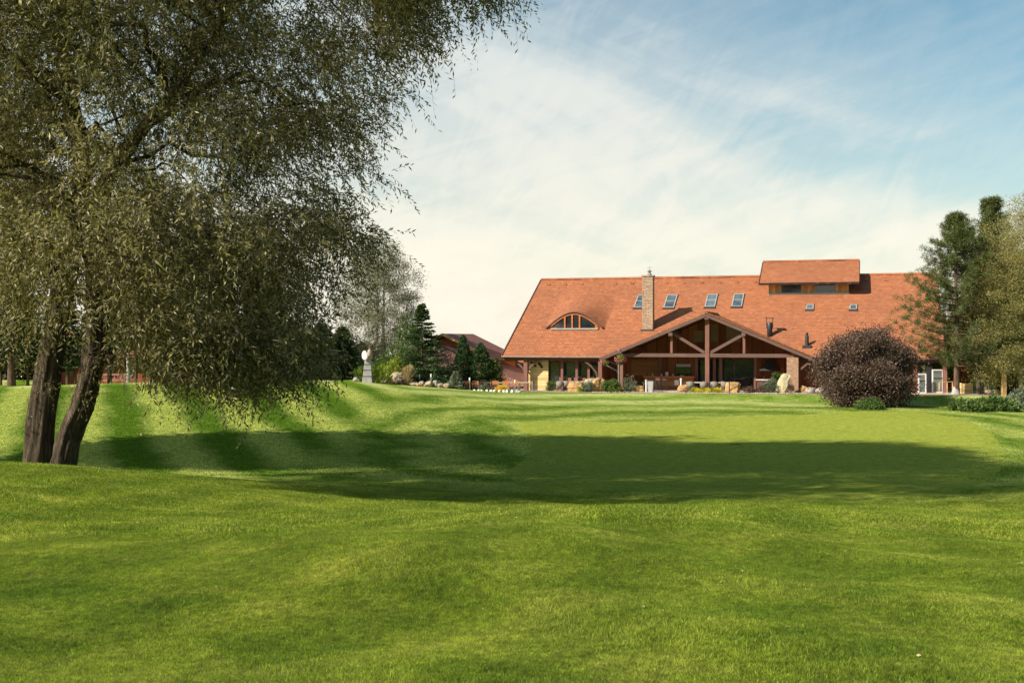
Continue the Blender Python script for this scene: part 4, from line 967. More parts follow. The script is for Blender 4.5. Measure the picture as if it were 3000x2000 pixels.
# conifers and shrubs of the rock garden
spruce('spruce_tree', at(1236, 98.0), 7.2, 2.9, 'green spruce with spreading layered branches beside the rock garden', 31, n=30000, dens=60, ll=.2, pw=.85)
th_p = [(0, .8), (.1, 1), (.35, .98), (.6, .72), (.8, .42), (.93, .16), (1, .02)]
for i, (px, d, h, w_, lb) in enumerate(((1357, 103.5, 4.85, .85, 'slim pointed thuja, taller of the two beside the terrace tables'), (1408, 103.5, 4.2, 1.2, 'broader pointed thuja, shorter of the two beside the terrace tables'))):
    leaf_tree('thuja_tree', at(px, d), h, w_, th_p, LF_THU, BARK_P, lb, 'tree', 26000, .16, .05, .0, 700, .07, up=1.2, tr=.08, seed=60+i, shell=.2, lobe=0.06)
shr = [(1180, 99, 3.6, 2.0, LF_GRN, 'shrub', 'dense green bush left of the spruce', ROUND), (1128, 99, 2.6, 1.5, LF_GRN, 'shrub', 'dark green bush just right of the grey pillar', ROUND), (1160, 97.4, 1.9, .75, LF_LIME, 'shrub', 'small yellow leaved bush between pillar and spruce', ROUND),
       (1275, 97.5, 1.7, 1.6, LF_SPR, 'shrub', 'low dark juniper behind the row of rocks', DOME), (1325, 102, 2.0, 1.2, LF_DK, 'shrub', 'dark reddish bush left of the thujas', ROUND), (1212, 97.3, 1.5, 1.2, LF_SPR, 'shrub', 'dark low juniper left of the bollard light', DOME),
       (1440, 104, 2.5, 1.0, LF_GRN, 'shrub', 'green bush at the right foot of the thujas', ROUND), (1198, 101, 6.0, 1.5, LF_GRN, 'shrub', 'bright green columnar bush left of the spruce top', TALL)]
for i, (px, d, h, w_, mt, c_, lb, pf) in enumerate(shr):
    leaf_tree('garden_shrub', at(px, d), h, w_, pf, mt, BARK_P, lb, c_, 9000, .16, .08, .0, 110, .22, tr=.05, seed=70+i)
spruce('dwarf_conifer', at(1335, 95.5), 1.35, .75, 'small silvery yellow dwarf conifer left of the terrace chairs', 33, LF_BLUE, n=5200, dens=30, ll=.1, pw=.7, cat_='shrub')
# dark woodland and trunks behind the willow
r = np.random.default_rng(77)
wood = []
for k in range(17):
    px = -60+k*66+r.uniform(-18, 18); d = 100+r.uniform(-3, 16); h = r.uniform(7, 10.5); w_ = r.uniform(2.2, 3.2)
    if px > 1010: continue
    bare = r.uniform(.16, .3)
    if px > 840: h = r.uniform(4.2, 5.2)
    side = 'far left' if px < 200 else 'behind the leaning trunk' if px < 420 else 'middle' if px < 800 else 'right'
    l = at(px, d)
    spruce('woodland_conifer', l, h, w_, 'dark conifer in the wood behind the willow', 100+k, LF_DK if k % 2 else LF_SPR, 'woodland conifers behind the willow', n=11000, dens=50, ll=.34, pw=.62, bare=bare)
for px, y0, d in ((376, 0, 93), (398, 0, 95), (442, 0, 95), (511, 0, 92), (34, 0, 96)):
    l = at(px, d); lb = {376: 'slim grey trunked tree left of a close pair behind the willow', 398: 'slim trunked tree right of a close pair behind the willow', 442: 'thin trunked tree between the pair and the pale trunk', 511: 'thin tree with a pale lit trunk before the red lodge', 34: 'dark trunked tree at the left edge beyond the bank'}[px]
    leaf_tree('woodland_tree', l, 11.0, 2.2, TALL, LF_DK, BARK_B if px in (376, 511) else BARK_P, lb, 'tree', 13000, .26, .12, 3.0, 100, .5, ((0, 0),), .17 if px != 34 else .35, seed=int(px), group='slim trees behind the willow')
# trees off the left of the view whose shade crosses the lawn
for i, (x, y, h, w_, zb0) in enumerate(SHADERS):
    leaf_tree('broadleaf_tree', (x, y, gzf(x, y)), h, w_, ROUND, LF_GRN, BARK_P, 'tall leafy tree standing left of the view', 'tree', 40000, .5, .34, zb0, 300, .9, tr=.35, seed=200+i, group='trees left of the view')
# ------------------------------------------------------------------ rocks
ROCK_P = m_plain('pale limestone', (.36, .29, .20), .9, .35, 3.0, 0, .6); ROCK_O = m_plain('ochre sandstone', (.40, .24, .105), .9, .35, 4.0, 0, .6)
ROCK_G = m_plain('grey field stone', (.30, .27, .23), .9, .35, 3.5, 0, .6); ROCK_W = m_plain('whitewashed stone', (.72, .70, .62), .8, .08, 3, 0, .3)
ROCK_D = m_plain('dark brown rock', (.16, .11, .08), .9, .4, 3.5, 0, .6)
import bmesh
def rock(name, loc, sx, sy, sz, mat, label, cat_='rock', seed=0, blocky=.0, strata=0.0, rz=0, group=None, lean=0.0, sub=3):
    bm = bmesh.new(); bmesh.ops.create_icosphere(bm, subdivisions=sub, radius=1)
    for v in bm.verts:
        p = v.co.normalized(); q = p.copy()
        if blocky:
            m = max(abs(p.x), abs(p.y), abs(p.z)); q = p.lerp(p/m*.86, blocky)
        nn = mnoise.noise(q*1.3+Vector((seed*3.1, 0, 0)))*.30+mnoise.noise(q*3.1+Vector((0, seed*1.7, 0)))*.13+mnoise.noise(q*7+Vector((0, 0, seed)))*.05
        q = q*(1+nn)
        if strata: q.x *= 1+strata*math.sin(q.z*14+seed); q.y *= 1+strata*math.sin(q.z*14+seed)
        z = (q.z*.5+.42)
        v.co = Vector((q.x*sx/2+lean*z*sz, q.y*sy/2, max(z, -.08)*sz))
    me = bpy.data.meshes.new(name); bm.to_mesh(me); bm.free(); me.materials.append(mat)
    o = bpy.data.objects.new(name, me); COL.objects.link(o); o.location = loc; o.rotation_euler[2] = rz
    return tag(o, label, cat_, group)
rk = [(1128, 96.5, .75, .5, ROCK_P, 'pale rock at the left end of the rock garden edge'), (1165, 96.2, 1.5, .95, ROCK_P, 'largest pale boulder in the rock garden left of the dry grass'),
      (1182, 95.6, .8, .5, ROCK_D, 'brown rock leaning on the largest pale boulder'), (1212, 95.5, .8, .3, ROCK_P, 'flat pale rock right of the dry grass tuft'), (1236, 95.6, .62, .42, ROCK_P, 'rounded pale rock left of the taller bollard light'),
      (1256, 95.2, .75, .45, ROCK_P, 'cream rock right at the foot of the taller bollard light'), (1275, 95.4, .42, .55, ROCK_G, 'upright grey rock just right of the taller bollard light'), (1291, 95.3, .62, .36, ROCK_P, 'low rock second from the right in the garden edge'), (1308, 95.4, .8, .40, ROCK_P, 'broad low rock beside the dwarf conifer'),
      (1225, 95.0, .4, .2, ROCK_O, 'small ochre stone in front of the rock row, leftmost'), (1247, 94.9, .35, .2, ROCK_O, 'small ochre stone in front of the cream rock'), (1146, 95.6, .7, .25, ROCK_O, 'flat ochre slab in front of the largest boulder'), (1043, 93.5, .55, .35, ROCK_G, 'small pinkish rock left of the grey pillar')]
for i, (px, d, w_, h, mt, lb) in enumerate(rk):
    rock('garden_rock', at(px, d), w_, w_*.8, h*1.15, mt, lb, seed=i+1, rz=i, group='rocks edging the rock garden')
# terrace rocks
def TR(px, b): return T(px, b)
rock('sandstone_block', TR(1687, -1.7), 1.45, .9, .95, ROCK_O, 'long layered ochre sandstone block before the glazed front', seed=21, blocky=.8, strata=.05, rz=YAW)
rock('sandstone_block', TR(1728, -.9), .95, .7, 1.25, ROCK_P, 'upper pale sandstone block behind the long layered one', seed=22, blocky=.8, strata=.04, rz=YAW)
rock('standing_rock', TR(1748, -1.3), 1.15, .7, 1.35, ROCK_O, 'cleft upright sandstone rock left of the hanging baskets', seed=23, blocky=.5, lean=.2, rz=.3)
rock('sandstone_block', TR(1873, -1.7), .9, .65, .62, ROCK_O, 'small cracked sandstone block left of the grey planter', seed=24, blocky=.75, strata=.05, rz=YAW)
rock('cone_rock', TR(2001, -1.9), .95, .7, .75, ROCK_O, 'peaked ochre rock at the foot of the short white post', seed=25, rz=.2)
rock('wood_like_block', TR(2145, -1.6), 1.25, .8, .98, ROCK_O, 'tall striped orange stone block right of the yellow flowers', seed=26, blocky=.9, rz=YAW)
rock('standing_stone', TR(2285, -1.9), .95, .55, 1.75, m_plain('lichened pale stone', (.44, .38, .24), .9, .3, 5, 0, .6), 'tall leaning pale stone slab in front of the brick pillar', seed=27, blocky=.55, lean=.3, rz=YAW)
rock('boulder', TR(2376, -1.8), .9, .7, .55, ROCK_G, 'rounded boulder right of the brick pillar, left one', seed=28); rock('boulder', TR(2408, -1.8), .95, .7, .52, ROCK_G, 'rounded boulder touching the purple shrub', seed=29)
rock('boulder', TR(2355, -1.0), .6, .5, .6, ROCK_O, 'ochre rocks stacked low beside the brick pillar', seed=30)
for i, (px, d, w_, h, mt, lb) in enumerate(((2811, 84, 1.05, .42, ROCK_D, 'dark flat rock in front of the grey cone'), (2898, 88, .75, .4, ROCK_P, 'pale rock on the bed right of the twin trunks, left one'), (2918, 88, .75, .42, ROCK_P, 'pale rock on the bed right of the twin trunks, right one'),
     (2952, 83, .9, .55, ROCK_O, 'reddish rock at the foot of the stone pillar'), (2970, 80, .75, .5, ROCK_G, 'grey pink rock low in the bed at the right'), (2930, 80, .6, .4, ROCK_G, 'small grey rock left in the right bed'), (2875, 90, .6, .4, ROCK_P, 'pale stone beside the twin trunks'))):
    rock('bed_rock', at(px, d), w_, w_*.7, h, mt, lb, seed=40+i, group='rocks in the bed at the right')
# row of whitewashed stones
w0 = np.array(Hw(A(1376, -4.2), -4.2)[:2]); w1 = np.array(Hw(A(1524, -4.4), -4.4)[:2])
words = ['leftmost', 'second', 'third', 'fourth', 'fifth', 'sixth', 'seventh and middle', 'eighth', 'ninth', 'tenth', 'eleventh', 'twelfth', 'rightmost']
for i in range(13):
    p = w0+(w1-w0)*(i/12+(.01 if i % 3 else -.008)); h = .30-(.05 if i == 12 else 0)
    rock('white_stone', (p[0], p[1], gzf(*p)-.02), .25-.06*(i == 12), .26, h, ROCK_W, 'whitewashed stone below the terrace tables, %s of the row of thirteen' % words[i], 'stone', seed=60+i, blocky=.6, rz=YAW+.1*(i % 3), group='whitewashed edging stones', sub=2)

# ------------------------------------------------------------------ terrace paving
pav = m_plain('terrace paving', (.40, .33, .27), .9, .2, 2.5)
v = MB(); xs_ = np.linspace(A(1500, 0)-3, AR+3, 60); bs = np.linspace(-3.25, 4.3, 10); vs = []
def edge(a): return -3.3+.12*math.sin(a*1.3)+(1.9*max(0, 1-(a-0)/8.5) if a < 8.5 else 0)
for a in xs_:
    e = edge(a)
    for k in range(10): p = Hw(a, e+(4.3-e)*k/9); vs.append((p[0], p[1], gzf(p[0], p[1])+.03))
v.add(vs, [(i*10+j, (i+1)*10+j, (i+1)*10+j+1, i*10+j+1) for i in range(59) for j in range(9)])
tag(v.build('terrace', pav), kind='structure')
v = MB(); r = np.random.default_rng(5)
stones = []
for k in range(260):
    a = r.uniform(8.6, 25); b = -2.55+r.normal()*.16; stones.append((a, b))
sv = []; sf = []
gm = MB()
for a, b in stones:
    p = Hw(a, b); z = gzf(p[0], p[1])+.03; s = r.uniform(.04, .11); gm.add([(p[0]-s, p[1], z), (p[0], p[1]-s, z), (p[0]+s, p[1], z), (p[0], p[1]+s, z), (p[0]+.01, p[1], z+s*.8)], [(0, 1, 4), (1, 2, 4), (2, 3, 4), (3, 0, 4)])
tag(gm.build('pebbles', ROCK_P), 'strip of pale pebbles along the terrace edge', 'pebbles', kind='stuff')

# ------------------------------------------------------------------ furniture
def put(root, items, first_label_done=False):
    """items: (loc, rz, label); the first moves the source, the rest are copies"""
    for i, (loc, rz, lb) in enumerate(items):
        o = root if i == 0 else copy_tree(root)
        o.location = loc; o.rotation_euler[2] = rz; o['label'] = lb
STEEL = m_plain('brushed steel', (.45, .45, .46), .35, .1, 3, .8)
# wooden slat chair with steel frame (back at -y)
ch = empty('terrace_chair', (0, 0, 0), 0, 'x', 'chair', 'orange backed chairs on the left terrace')
v = MB(); v.box(-.23, .23, -.22, .24, .43, .46); v.build('seat', W_ORANGE, ch)
v = MB(); v.box(-.25, .25, -.27, -.245, .60, .92); v.build('backrest', W_ORANGE, ch, bevel=.01)
for x in (-.25, .25):
    for y, h in ((-.26, .94), (.23, .62)):
        v = MB(); v.beam((x, y, 0), (x, y, h), .03, .03); v.build('leg', STEEL, ch)
    v = MB(); v.beam((x, -.24, .64), (x, .25, .64), .05, .03); v.build('armrest', STEEL, ch)
tb = empty('terrace_table', (0, 0, 0), 0, 'x', 'table', 'pale topped tables on the left terrace')
v = MB(); v.box(-.62, .62, -.4, .4, .72, .76); v.build('tabletop', m_wood('bleached table wood', (.62, .50, .33), 0, .12, 1, .15), tb)
for x in (-.55, .55):
    for y in (-.33, .33): v = MB(); v.beam((x, y, 0), (x, y, .72), .05, .05); v.build('leg', STEEL, tb)
tloc = [(1383, -1.9, 'pale topped table leftmost on the left terrace'), (1422, -1.4, 'pale topped table second from the left, before the broader thuja'), (1470, -1.9, 'pale topped table between the right pair of orange chairs'), (1503, -1.4, 'pale topped table left of the corner post'), (1540, -1.2, 'pale topped table right at the corner post')]
def TT(px, b): q = T(px, b); return (q[0], q[1], q[2]+.02)
put(tb, [(TT(px, b), YAW+(.05*i), lb) for i, (px, b, lb) in enumerate(tloc)])
cloc = [(1372, -2.7, 0, 'orange backed chair leftmost on the left terrace'), (1396, -2.7, 0, 'orange backed chair second from the left, before the thujas'), (1454, -2.7, 0, 'orange backed chair just right of the grey bush'), (1484, -2.7, 0, 'orange backed chair above the golden flowers'),
        (1413, -.6, math.pi, 'orange chair facing out behind the second table'), (1441, -.6, math.pi, 'orange chair facing out right of the thujas'), (1512, -2.2, 0, 'orange chair left of the corner post'), (1554, -1.2, math.pi/2, 'wooden chair seen from the side by the pine wall')]
put(ch, [(TT(px, b), YAW+rz, lb) for px, b, rz, lb in cloc])
# woven armchair
wc = empty('woven_armchair', (0, 0, 0), 0, 'x', 'armchair', 'beige woven armchairs on the terrace')
v = MB(); n = 14; vs = []
for k in range(n+1):
    t = math.pi*k/n; c, s_ = math.cos(t), -math.sin(t); hz = .62+.26*max(0, math.sin(t))**.6
    vs += [(.30*c, .30*s_*.95, .22), (.36*c, .36*s_*.95, hz), (.31*c, .31*s_*.95, hz), (.25*c, .25*s_*.95, .25)]
v.add(vs, [(4*k+j, 4*k+4+j, 4*k+4+(j+1) % 4, 4*k+(j+1) % 4) for k in range(n) for j in range(4)]+[(0, 1, 2, 3), (4*n+3, 4*n+2, 4*n+1, 4*n)]); v.build('backrest', CUSH, wc, True)
v = MB(); v.box(-.28, .28, -.22, .3, .22, .42); v.build('seat', CUSH, wc, bevel=.03)
for x, y in ((-.24, -.2), (.24, -.2), (-.24, .26), (.24, .26)): v = MB(); v.beam((x*1.05, y, 0), (x, y, .22), .035, .035); v.build('leg', METAL_D, wc)
wl = [(1641, -.9, 0, 'woven armchair leftmost before the glazed front'), (1660, -.2, .1, 'woven armchair second before the glazed front'), (1679, -.25, 0, 'woven armchair behind the long sandstone block, middle'), (1694, -.2, -.1, 'woven armchair fourth before the glazed front'), (1710, -.25, 0, 'woven armchair rightmost before the glazed front'),
      (2024, -.9, 0, 'woven armchair leftmost of four under the porch, right of the bar'), (2063, -.9, .1, 'woven armchair half behind the central porch post'), (2094, -.85, -.05, 'woven armchair just right of the central porch post'), (2124, -.8, -.5, 'woven armchair turned beside the orange stone block')]
put(wc, [(TT(px, b), YAW+rz, lb) for px, b, rz, lb in wl])
pt_ = empty('porch_table', (0, 0, 0), 0, 'x', 'table', 'long tables beneath the porch')
v = MB(); v.box(-.9, .9, -.4, .4, .72, .77); v.build('tabletop', PLASTER, pt_)
for x in (-.8, .8):
    for y in (-.32, .32): v = MB(); v.beam((x, y, 0), (x, y, .72), .06, .06); v.build('leg', METAL_D, pt_)
put(pt_, [(TT(2044, .2), YAW, 'long pale table behind the left porch armchairs'), (TT(2108, .25), YAW, 'long pale table behind the right porch armchairs'), (TT(1676, .35), YAW, 'long table before the glazed front')])
bk = empty('wooden_chair', (0, 0, 0), 0, 'x', 'chair', 'brown wooden chairs at the glazed front')
v = MB(); v.box(-.22, .22, -.2, .22, .43, .47); v.build('seat', W_BEAM, bk)
v = MB(); v.box(-.24, .24, .2, .24, .62, 1.06); v.build('backrest', m_wood('reddish chair wood', (.26, .11, .06), 0, .12, 2), bk)
for x in (-.21, .21):
    for y, h in ((-.18, .43), (.22, .66)): v = MB(); v.beam((x, y, 0), (x, y, h), .04, .04); v.build('leg', W_BEAM, bk)
put(bk, [(TT(px, .95), YAW, lb) for px, lb in ((1645, 'brown wooden chair leftmost against the glazed front'), (1664, 'brown wooden chair second against the glazed front'), (1688, 'brown wooden chair third against the glazed front'), (1706, 'brown wooden chair fourth against the glazed front'), (1727, 'brown wooden chair rightmost against the glazed front'))])
bs_ = empty('bar_stool', (0, 0, 0), 0, 'x', 'bar stool', 'dark stools at the bar')
v = MB(); v.box(-.19, .19, -.19, .19, .76, .80); v.build('seat', METAL_D, bs_); v = MB(); v.box(-.18, .18, -.2, -.17, .86, 1.06); v.build('backrest', W_BEAM, bs_)
for x in (-.17, .17):
    for y, h in ((-.18, 1.06), (.17, .76)): v = MB(); v.beam((x*1.15, y*1.15, 0), (x, y, h), .035, .035); v.build('leg', METAL_D, bs_)
v = MB(); v.beam((-.19, -.19, .28), (.19, -.19, .28), .03, .03); v.build('footrest', METAL_D, bs_)
put(bs_, [(TT(1928, 1.4), YAW, 'dark bar stool just right of the grey planter'), (TT(1946, 1.5), YAW+.3, 'dark bar stool in front of the bar, right one')])
# planter, poles, post
pl = empty('tapered_planter', T(1905, -1.7), YAW, 'tall grey tapered planter standing before the bar', 'planter')
v = MB(HM); a, b = A(1905, -1.7), -1.7; g0 = T(1905, -1.7)[2]
v.add([(a-.22, b-.22, g0), (a+.22, b-.22, g0), (a+.22, b+.22, g0), (a-.22, b+.22, g0), (a-.3, b-.3, g0+.95), (a+.3, b-.3, g0+.95), (a+.3, b+.3, g0+.95), (a-.3, b+.3, g0+.95)], [(3,2,1,0),(0,1,5,4),(1,2,6,5),(2,3,7,6),(3,0,4,7),(4,5,6,7)]); v.build('pot', m_plain('grey concrete', (.36, .35, .34), .8, .15, 5), pl, bevel=.01)
v = MB(HM); v.box(a-.32, a+.32, b-.32, b+.32, g0+.95, g0+1.0); v.build('rim', METAL_D, pl)
def pole(px, b, h, rad, mat, name, label, cat_, cap=None):
    l = T(px, b); v = MB(); v.tube([(0, 0, 0), (0, 0, h)], rad, 10)
    e = empty(name, l, 0, label, cat_); WM[e.name] = Matrix.Identity(4); v.build('shaft', mat, e)
    v = MB(); v.lathe([(rad*1.5, h), (rad*1.5, h+.12), (.01, h+.16)] if cap else [(rad*1.2, h), (rad*1.2, h+.03), (.01, h+.04)], (0, 0, 0), 10); v.build('cap', cap or mat, e)
    WM[e.name] = Matrix.Translation(l); return e
pole(1893, -2.0, 1.0, .055, WHITE, 'white_post', 'short white round post left of the grey planter', 'post')
pole(1995, -2.1, 1.02, .06, WHITE, 'white_post', 'short white post above the peaked ochre rock', 'post', WHITE)
pole(2085, -2.7, .55, .03, METAL_D, 'path_light', 'thin dark path light on the terrace edge near the central post', 'path light', METAL_D); pole(2137, -2.7, .85, .035, METAL_D, 'path_light', 'thin dark path light before the orange stone block', 'path light', METAL_D)
for px, d, h, lb in ((1229, 96.2, .9, 'shorter steel bollard light in the rock garden, left one'), (1263, 95.4, 1.05, 'taller steel bollard light among the rocks'), (1376, 95.8, 1.0, 'steel bollard light before the leftmost terrace chair'), (1509, 95.6, 1.05, 'steel bollard light before the tables left of the corner post')):
    l = at(px, d); e = empty('bollard_light', l, 0, lb, 'bollard light', 'bollard lights in the garden')
    WM[e.name] = Matrix.Identity(4); v = MB(); v.tube([(0, 0, 0), (0, 0, h*.78)], .045, 10); v.build('post', STEEL, e)
    v = MB(); v.lathe([(.06, h*.78), (.06, h*.95), (.075, h*.95), (.075, h), (.01, h+.02)], (0, 0, 0), 12); v.build('lamp_head', WHITE, e); WM[e.name] = Matrix.Translation(l)
# hanging flower post with baskets
fp = empty('flower_post', T(1818, -1.9), YAW, 'red brown post with steel pole carrying the flower baskets', 'post')
v = MB(HM); a = A(1821, -1.9); g0 = T(1821, -1.9)[2]; v.box(a-.13, a+.13, -2.0, -1.75, g0, g0+2.3); v.build('post', W_POST, fp)
v = MB(HM); a2 = A(1812, -1.95); v.tube([(a2, -1.95, g0), (a2, -1.95, g0+2.35)], .045, 8); v.build('pole', STEEL, fp)
v = MB(HM); v.tube([(a2, -1.95, g0+2.3), (a2+.1, -1.95, g0+3.5)], .03, 6); v.tube([(a2-1.35, -1.95, g0+2.75), (a2, -1.95, g0+2.2)], .025, 6); v.build('arm', METAL_D, fp)
def flowers(name, loc, parts, label, cat_, seed, ll=.1):
    e = empty(name, loc, 0, label, cat_); r = np.random.default_rng(seed)
    for nm, mat, n, (cx, cy, cz), (rx, ry, rz), up in parts:
        p = nrmz(r.normal(size=(n, 3)))*r.uniform(0, 1, (n, 1))**.4*np.array([rx, ry, rz])+np.array(loc)+np.array([cx, cy, cz]); d = nrmz(rdir(r, n)+np.array([0, 0, up]))
        v, f = leaf_quads(p, d, r.uniform(.7, 1.2, n)*ll, r.uniform(.7, 1.2, n)*ll*.7, r); fast(nm, v, f, mat, e, rnd=r.uniform(0, 1, n))
    return e
W_ = lambda px, py, b: (lambda q: (Hw(q[0], b)[0], Hw(q[0], b)[1], q[1]))(P(px, py, b))
l = W_(1817, 1052, -1.9); hb = flowers('hanging_basket', l, [('foliage', LF_LIME, 700, (.0, 0, .0), (.36, .3, .42), 0), ('blossom', FL_PINK, 360, (0, 0, -.05), (.58, .35, .3), 0)], 'large hanging basket of yellow and pink flowers on the post', 'flower basket', 1)
v = MB(); v.lathe([(.02, -.5), (.17, -.42), (.24, -.25), (.24, -.22)], l, 10); v.build('pot', METAL_D, hb)
l = W_(1771, 1062, -1.8); hb = flowers('hanging_basket', l, [('foliage', LF_LIME, 300, (.05, 0, 0), (.24, .2, .24), 0), ('blossom', FL_PINK, 150, (-.15, 0, .05), (.2, .15, .18), 0)], 'smaller hanging flower basket left under the downpipe', 'flower basket', 2)
v = MB(); v.lathe([(.02, -.33), (.12, -.26), (.16, -.15), (.16, -.12)], l, 10); v.build('pot', METAL_D, hb)
l = W_(1816, 1031, -1.9); flowers('flower_pot', l, [('blossom', m_leaf('mauve flowers', (.25, .12, .22), (.4, .22, .36), (.5, .35, .48)), 260, (0, 0, 0), (.15, .13, .2), 0)], 'small mauve flower clump above the large basket', 'flowers', 3)
# garden plants on the terrace
def plant(px, b, h, w_, mat, label, n=2600, seed=1, name='garden_plant', prof=ROUND, ll=.12, up=.8, cat_='plant'):
    return leaf_tree(name, T(px, b), h, w_, prof, mat, BARK_P, label, cat_, n, ll, ll*.4, 0, max(12, n//50), .1, tr=.02, seed=seed, up=up)
plant(1791, -1.9, 1.0, .8, LF_GRN, 'bright green feathery plant left of the flower post', 3400, 301, ll=.16); plant(1798, -2.2, .4, .6, LF_LIME, 'low lime green plant at the foot of the feathery one', 1200, 302)
plant(1846, -1.9, 1.15, .75, LF_MIX, 'grey green rose bush right of the flower post', 2600, 303); plant(1722, -2.0, .85, .55, LF_MIX, 'blue green plant right of the long sandstone block', 1800, 304)
plant(1616, -.6, .9, .45, LF_GRN, 'potted green plant at the end of the pine wall', 1200, 305); plant(1700, -2.3, .35, .3, LF_LIME, 'tiny yellow green clump before the sandstone block', 500, 306)
plant(2262, -1.7, 1.0, .75, LF_MIX, 'spreading green shrub at the left of the pale standing stone', 3200, 307); plant(2276, -1.2, 1.7, .5, LF_GRN, 'taller climbing shrub behind the pale standing stone', 2000, 308)
plant(2195, -1.9, .42, .6, LF_RED, 'low reddish heather left on the shaded terrace', 1100, 309); plant(2232, -1.9, .36, .5, LF_RED, 'low reddish heather right on the shaded terrace', 800, 310)
plant(1895, -1.2, .9, .3, LF_MIX, 'grey green plant behind the small cracked block', 700, 311)
for i, k in enumerate(range(2028, 2116, 10)): plant(k, -2.1, .34, .23, FL_YEL if i % 3 else LF_LIME, 'yellow flower clump under the porch, number %s from the left in the row' % ['one', 'two', 'three', 'four', 'five', 'six', 'seven', 'eight', 'nine'][i], 420, 320+i, 'flower_clump', cat_='flowers', ll=.1)
for px, b, h, w_, mt, lb, nm in ((1472, -3.7, .55, .48, FL_GOLD, 'round golden chrysanthemum behind the white stones', 'chrysanthemum'), (1420, -3.7, .55, .36, LF_MIX, 'round pale green plant behind the white stones', 'garden_plant'), (1442, -3.6, .62, .5, LF_RED, 'grey brown bush between pale plant and golden flowers', 'garden_plant'), (1352, -2.8, .3, .6, LF_LIME, 'low bright green patch left of the terrace chairs', 'garden_plant'), (1457, -3.9, .28, .3, FL_GOLD, 'small golden clump left of the round chrysanthemum', 'chrysanthemum')):
    plant(px, b, h, w_, mt, lb, 1300, px, nm)
for px, d, h, w_, mt, lb in ((1098, 94.5, 1.1, 1.3, LF_LIME, 'tall green reeds at the foot of the grey pillar'), (1196, 95.6, 1.3, .28, FL_GOLD, 'straw coloured dry grass tuft right of the boulder'), (1062, 95, .9, .5, LF_GRN, 'green reeds left of the grey pillar')):
    leaf_tree('reed_clump', at(px, d), h, w_, [(0, .8), (.5, 1), (1, .9)], mt if mt is not FL_GOLD else m_leaf('dry straw', (.28, .2, .09), (.45, .35, .18), (.55, .45, .28)), BARK_P, lb, 'grass clump', 1500, .42, .04, 0, 60, .1, tr=.02, seed=px, up=2.5)
for px, d, h, w_, mt, lb in ((2838, 78.5, .62, 1.15, LF_GRN, 'bright leafy low clump at the left end of the right bed'), (2905, 79.5, .85, 1.0, LF_GRN, 'leafy green clump in the middle of the right bed'), (2985, 82, 1.1, 1.1, LF_MIX, 'grey green bush in the right bed by the frame edge'), (2945, 79, .6, .8, LF_GRN, 'green leaves beside the grey rocks of the right bed')):
    leaf_tree('bed_plant', at(px, d), h, w_, DOME, mt, BARK_P, lb, 'plant', 2600, .2, .1, 0, 60, .14, tr=.02, seed=px, up=.8)
# ------------------------------------------------------------------ grey pillar with white disc
l = at(1078, 93.0); l = (l[0], l[1], l[2]-.1)
pp = empty('tapered_pillar', l, 0, 'tapered grey stone pillar with a white oval disc on its top', 'pillar')
WM[pp.name] = Matrix.Identity(4); s_ = 93/F; H = 72*s_
PM = m_plain('weathered grey boards', (.29, .28, .27), .9, .25, 3)
v = MB()
w0_, w1_ = 16*s_, 8.5*s_; v.add([(-w0_, -w0_, 0), (w0_*.9, -w0_, 0), (w0_*.9, w0_, 0), (-w0_, w0_, 0), (-w1_, -w1_, H), (w1_*1.1, -w1_, H), (w1_*1.1, w1_, H), (-w1_, w1_, H)], [(3,2,1,0),(4,5,6,7),(0,1,5,4),(1,2,6,5),(2,3,7,6),(3,0,4,7)]); v.build('shaft', PM, pp, bevel=.03)
v = MB()
for z in (.3, .55, .78): q = w0_*(1-z)+w1_*z+.02; v.box(-q, q*.97, -q, q, H*z, H*z+.05)
v.build('band', METAL_D, pp)
v = MB(); v.lathe([(w1_*1.2, H), (w1_*.9, H+.5), (w1_*.5, H+.75), (.02, H+.8)], (.12, .05, 0), 10); v.build('top_stone', m_plain('pinkish stone', (.4, .3, .23), .9, .3, 4), pp, True)
v = MB(Matrix.Translation((-.22, -.45, H+.32)) @ Matrix.Rotation(-.25, 4, 'Z') @ Matrix.Rotation(math.pi/2, 4, 'X') @ Matrix.Diagonal((.6, .95, 1, 1))); v.lathe([(.36, -.03), (.38, 0), (.36, .03)], (0, 0, 0), 28); v.build('oval_disc', WHITE, pp)
WM[pp.name] = Matrix.Translation(l)
# ------------------------------------------------------------------ pavilion left of the clubhouse
def PB(px, py, b): a, z = P(px, py, b); return a, z
pav_o = empty('pavilion', Hw(A(1330, 12), 12, FL), YAW, 'low brown roofed pavilion with an orange boarded gable left of the clubhouse', 'building')
b0 = 10.0
apx, apz = PB(1298, 977, b0); rx, rz1 = PB(1455, 1055, b0); lx, lz1 = PB(1195, 1040, b0); sl = (apz-rz1)/(rx-apx)
lx = apx-(rx-apx)*.95; lz1 = apz-sl*(apx-lx)
v = MB(HM); bk_ = b0+9
v.add([(apx, b0, apz), (rx, b0, rz1), (rx, bk_, rz1), (apx, bk_, apz), (lx, b0, lz1), (lx, bk_, lz1)], [(0, 1, 2, 3), (4, 0, 3, 5)]); t_ = .18
v.add([(apx, b0, apz-t_), (rx, b0, rz1-t_), (rx, bk_, rz1-t_), (apx, bk_, apz-t_), (lx, b0, lz1-t_), (lx, bk_, lz1-t_)], [(3, 2, 1, 0), (5, 3, 0, 4)]); v.build('roof', TILE_D, pav_o)
v = MB(HM); v.beam((apx, b0-.05, apz-.08), (rx, b0-.05, rz1-.08), .1, .26); v.beam((apx, b0-.05, apz-.08), (lx, b0-.05, lz1-.08), .1, .26); v.build('verge_board', W_PINE, pav_o)
W_GAB = m_wood('orange gable boards', (.62, .22, .05), 2, .2, 0, .25)
